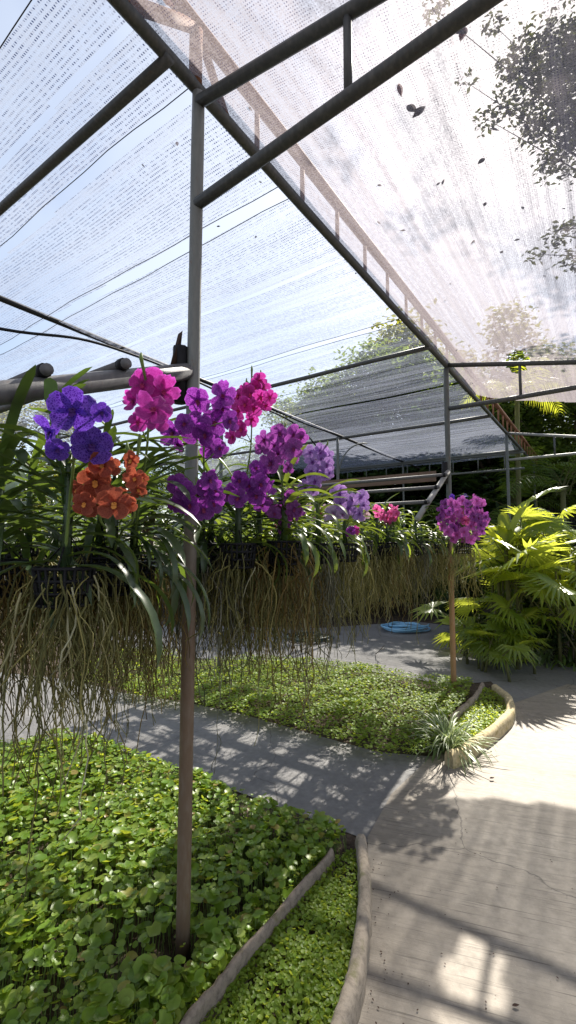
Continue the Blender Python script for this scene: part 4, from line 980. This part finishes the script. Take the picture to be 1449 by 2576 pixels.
tree(1250, 13.5, 'broad', .98, 'dense tree behind the pipes right of the tan post, left of the rightmost ones', rz=2.6)
tree(1440, 12.5, 'broad', .98, 'dense tree behind the open truss at the right edge', rz=4.4)
tree(1500, 13, 'loose', 1.1, 'background tree cut by the right edge of the picture', rz=5)
for i, (px, Y, sc) in enumerate(((640, 13.5, 2.6), (800, 13, 2.9), (960, 13.2, 3.4), (1090, 14, 3.6), (880, 14.5, 3.8), (720, 14.5, 3.3))):
    tree(px, Y, 'shrub', sc, 'large dark bush closing the background under the tree crowns', 'bush', i * 1.1, 'bush', 'large bushes closing the background')
for i, (px, Y, sc) in enumerate(((500, 22, 1.0), (620, 24, 1.15), (380, 23, .85), (260, 24, .8), (150, 22, .85))):
    tree(px, Y, 'loose' if i % 2 else 'broad', sc * .95, 'low distant tree in the hazy row beyond the left roof', 'tree', i * 1.3, 'tree', 'low distant trees beyond the left roof')
# overhanging tree at the top right, outside the shade house
bl = [q for q in [(-.25, -.1, 6.1, .55), (.3, .1, 6.5, .8), (-.1, .3, 7.1, .55), (.6, -.3, 5.9, .6), (.1, .2, 5.55, .38), (-.75, .15, 6.75, .30), (-.95, .1, 5.75, .26), (-1.25, .3, 7.35, .28), (.9, .4, 7.2, .8), (1.3, 0, 6.4, .9), (-.35, .0, 5.25, .2), (-1.0, .2, 6.3, .2)] if q[0] > -.6]
oc = at(1440, 240, 5.6)
for (px, py, r_) in ((1415, 592, .22), (1345, 640, .13), (1440, 655, .2), (1170, 205, .12), (1225, 300, .16), (1280, 260, .22), (1090, 20, .18), (1350, 330, .2), (1440, 340, .2), (1310, 150, .3), (1240, 60, .15)):
    q = at(px, py, 5.7) - oc; bl.append((q.x, q.y, q.z + 6.2, r_))
ot = empty('tree', Vector((oc.x, oc.y, 0)), 'big tree leaning over the tan net at the top right corner', 'tree')
dz = oc.z - 6.2
link('crown', cards('crown', [(a, b, c + dz, r) for a, b, c, r in bl], 10500, (.05, .10), M['tree_dark'], 77), ot)
random.seed(4); mb = MB(); tp = Vector((1.6, .3, 4.6)); mb.tube([(1.9, .4, -.1), (1.8, .4, 2.5), tp], [.22, .18, .14], 9)
for a, b, c, r in bl:
    e = Vector((a, b, c + dz))
    mb.tube([tp, tp.lerp(e, .5) + Vector((.35, 0, .35)), e], [.03, .013, .003], 5)
mb.build('trunk', M['bark'], ot)
# leafy spray above the right net edge, lower right of the roof
oc2 = at(1475, 585, 6.2)
# shrubs: dark bank under the palms and behind the benches
SH = 'dark green shrub in the shaded hedge behind the benches'
tree(1200, 7.6, 'shrub', .8, 'dark shrub at the back of the path behind the blue hose', 'shrub', 0, 'shrub')
tree(1345, 6.3, 'shrub', .62, 'dark shrub under the fan palms on the right bank', 'shrub', 1, 'shrub')
tree(1455, 6.0, 'shrub', .62, 'dark shrub at the right edge under the fan palms', 'shrub', 3, 'shrub')
tree(1225, 6.2, 'shrub', .42, 'small dark shrub beside the tan post under the low fan palm', 'shrub', 2, 'shrub')
for i in range(13):
    px = 20 + i * 92; Y = 9.6 + (i % 3) * .6
    tree(px, Y, 'shrub', 1.0 + .2 * ((i * 7) % 4) / 3, SH, 'shrub', i * 1.7, 'shrub', 'shrubs of the shaded hedge')

# feather palms behind the bank
def feather(mb, base, azm, el_, ln, n=26, lw=.022, ll=.30):
    p = Vector(base); e = el_; pts = [p.copy()]; sp = []
    for i in range(n):
        d = Vector((math.cos(azm) * math.cos(e), math.sin(azm) * math.cos(e), math.sin(e))); p = p + d * ln / n; e -= 1.9 / n * (.4 + i / n); pts.append(p.copy()); sp.append((p.copy(), d))
    mb.cur = 1; mb.tube(pts, [.010 * (1 - .8 * i / n) for i in range(n + 1)], 4, False); mb.cur = 0
    side = Vector((-math.sin(azm), math.cos(azm), 0))
    for i, (q, d) in enumerate(sp):
        if i < 4: continue
        l_ = ll * (.5 + .9 * math.sin(math.pi * (i / n) ** .8)) * random.uniform(.85, 1.1)
        for s_ in (-1, 1):
            v = (side * s_ * .85 + d * .55 - UP * random.uniform(.05, .45)).normalized(); a = q + v * l_ * .5 + UP * .02; tip = q + v * l_ - UP * l_ * .18; wv = d * lw * .5
            mb.add([q - wv * .4, a - wv, tip, a + wv, q + wv * .4], [(0, 1, 2, 3, 4)])
def feather_mesh(seed, n, hgt, ln, mat, up=(.5, 1.4)):
    random.seed(seed); mb = MB()
    for k in range(n): feather(mb, (random.gauss(0, .06), random.gauss(0, .06), hgt), random.uniform(0, 6.28), random.uniform(*up), ln * random.uniform(.75, 1.1))
    o = mb.build('fronds', [mat, M['stalk']], smooth=False); COL.objects.unlink(o)
    mb = MB(); mb.tube([(0, 0, -.05), (.03, .02, hgt * .5), (0, 0, hgt + .05)], [.07, .05, .045], 8); t = mb.build('trunk', M['stalk']); COL.objects.unlink(t); return o.data, t.data
FE = [feather_mesh(400, 14, 1.3, 1.5, M['feather']), feather_mesh(401, 12, 2.2, 1.7, M['feather']), feather_mesh(402, 9, 1.2, 1.0, M['palm'])]
FE.append(feather_mesh(405, 12, 4.5, 1.1, M['palm_yellow'], (.2, 1.2)))
def feather_palm(px, Y, k, label, sc=1.0, rz=0.0):
    o = empty('feather_palm', Vector(((px - CX) / F * Y, Y, 0)), label, 'palm')
    for nm, me in zip(('fronds', 'trunk'), FE[k]): c = link(nm, me, o); c.rotation_euler = (0, 0, rz); c.scale = (sc, sc, sc)
feather_palm(1330, 6.9, 2, 'small feather palm with fine leaflets rising behind the fan palms', 1.0, .5)
feather_palm(1312, 9.2, 3, 'slender yellow-green palm seen bright through the hole in the tan net', 1.0, 2.2)
feather_palm(1190, 9.8, 0, 'dark feather palm right of the tan post beyond the bench', 1.05, 1)
feather_palm(1290, 10.4, 1, 'tall feather palm below the far end of the roof beam', 1.05, 2)
feather_palm(1420, 9.6, 1, 'tall bright feather palm at the right edge beyond the open truss', 1.15, 3)
feather_palm(1350, 11.8, 1, 'feather palm between the two tall ones, farther back', 1.3, .3)
feather_palm(1060, 11.5, 0, 'dark feather palm behind the pale bench rods', 1.0, 4)
feather_palm(880, 11.8, 0, 'dark feather palm below the bent brace', .9, 5)

# ------------------------------------------------------------------ things at the back
fn = empty('shade_screen', W(12.2, 2.0, 0), 'dark net screen hung upright across the back of the shade house', 'net screen'); fl_ = fn.location
g6 = 40; vs = []; mb = MB()
for i in range(g6 + 1):
    for j in range(9): t = -1.2 + 11 * i / g6; z = .15 + 2.95 * j / 8; p = W(12.2 + .05 * math.sin(i * .9) * (1 - j / 8) + .03 * math.sin(i * 2.3), t, z); vs.append(p - fl_)
mb.add(vs, [(i * 9 + j, (i + 1) * 9 + j, (i + 1) * 9 + j + 1, i * 9 + j + 1) for i in range(g6) for j in range(8)]); mb.build('cloth', M['net_dark'], fn)
for t in (-.7, 2, 4.7, 7.4, 9.5): mb = MB(); a = W(12.25, t, 0) - fl_; mb.tube([a, a + UP * 3.1], .03, 7); mb.build('post', M['pipe'], fn)
mb = MB(); mb.tube([W(12.25, -.7, 3.08) - fl_, W(12.25, 9.5, 3.08) - fl_], .03, 7); mb.build('rail', M['pipe'], fn)

def corr_mat():
    b = NB('corrugated_sheet'); n = b.noise(b.geo((1, 1, .3)), 3, 5, .6); c = b.mix(n, (.16, .16, .165), (.36, .36, .37)); return b.done(b.princ(c, .6, .3, .2))
M['corr'] = corr_mat()
sh = empty('shed', Vector((7.6, 12.6, 0)), 'grey corrugated metal shed behind the palms at the right', 'shed')
mb = MB(); n = 120; vs = []
for i in range(n + 1):
    x = -1.6 + 6.5 * i / n; y = .03 * math.sin(i * 1.05)
    vs += [(x, y, 0.02), (x, y, 3.35)]
mb.add(vs, [(2 * i, 2 * i + 2, 2 * i + 3, 2 * i + 1) for i in range(n)]); mb.build('wall', M['corr'], sh)
mb = MB(); mb.box((1.6, 1.6, 3.45), 7.0, 3.8, .08); mb.build('roof', M['pipe_roof'], sh, False)
mb = MB(); mb.box((-1.6, 1.5, 1.7), .06, 2.9, 3.3); mb.build('wall', M['corr'], sh, False)
# low planter wall at the right end of the back path
mb = MB(); a, b2 = W(5.75, -.9, 0), W(5.6, -3.2, 0); d = (b2 - a); mb.box((a + b2) / 2 + UP * .09, d.length, .14, .18, d.normalized(), UP.cross(d.normalized()))
tag(mb.build('planter_wall', M['kerb_rail'], smooth=False), 'low dark planter wall edging the palm bank on the right', 'planter wall')
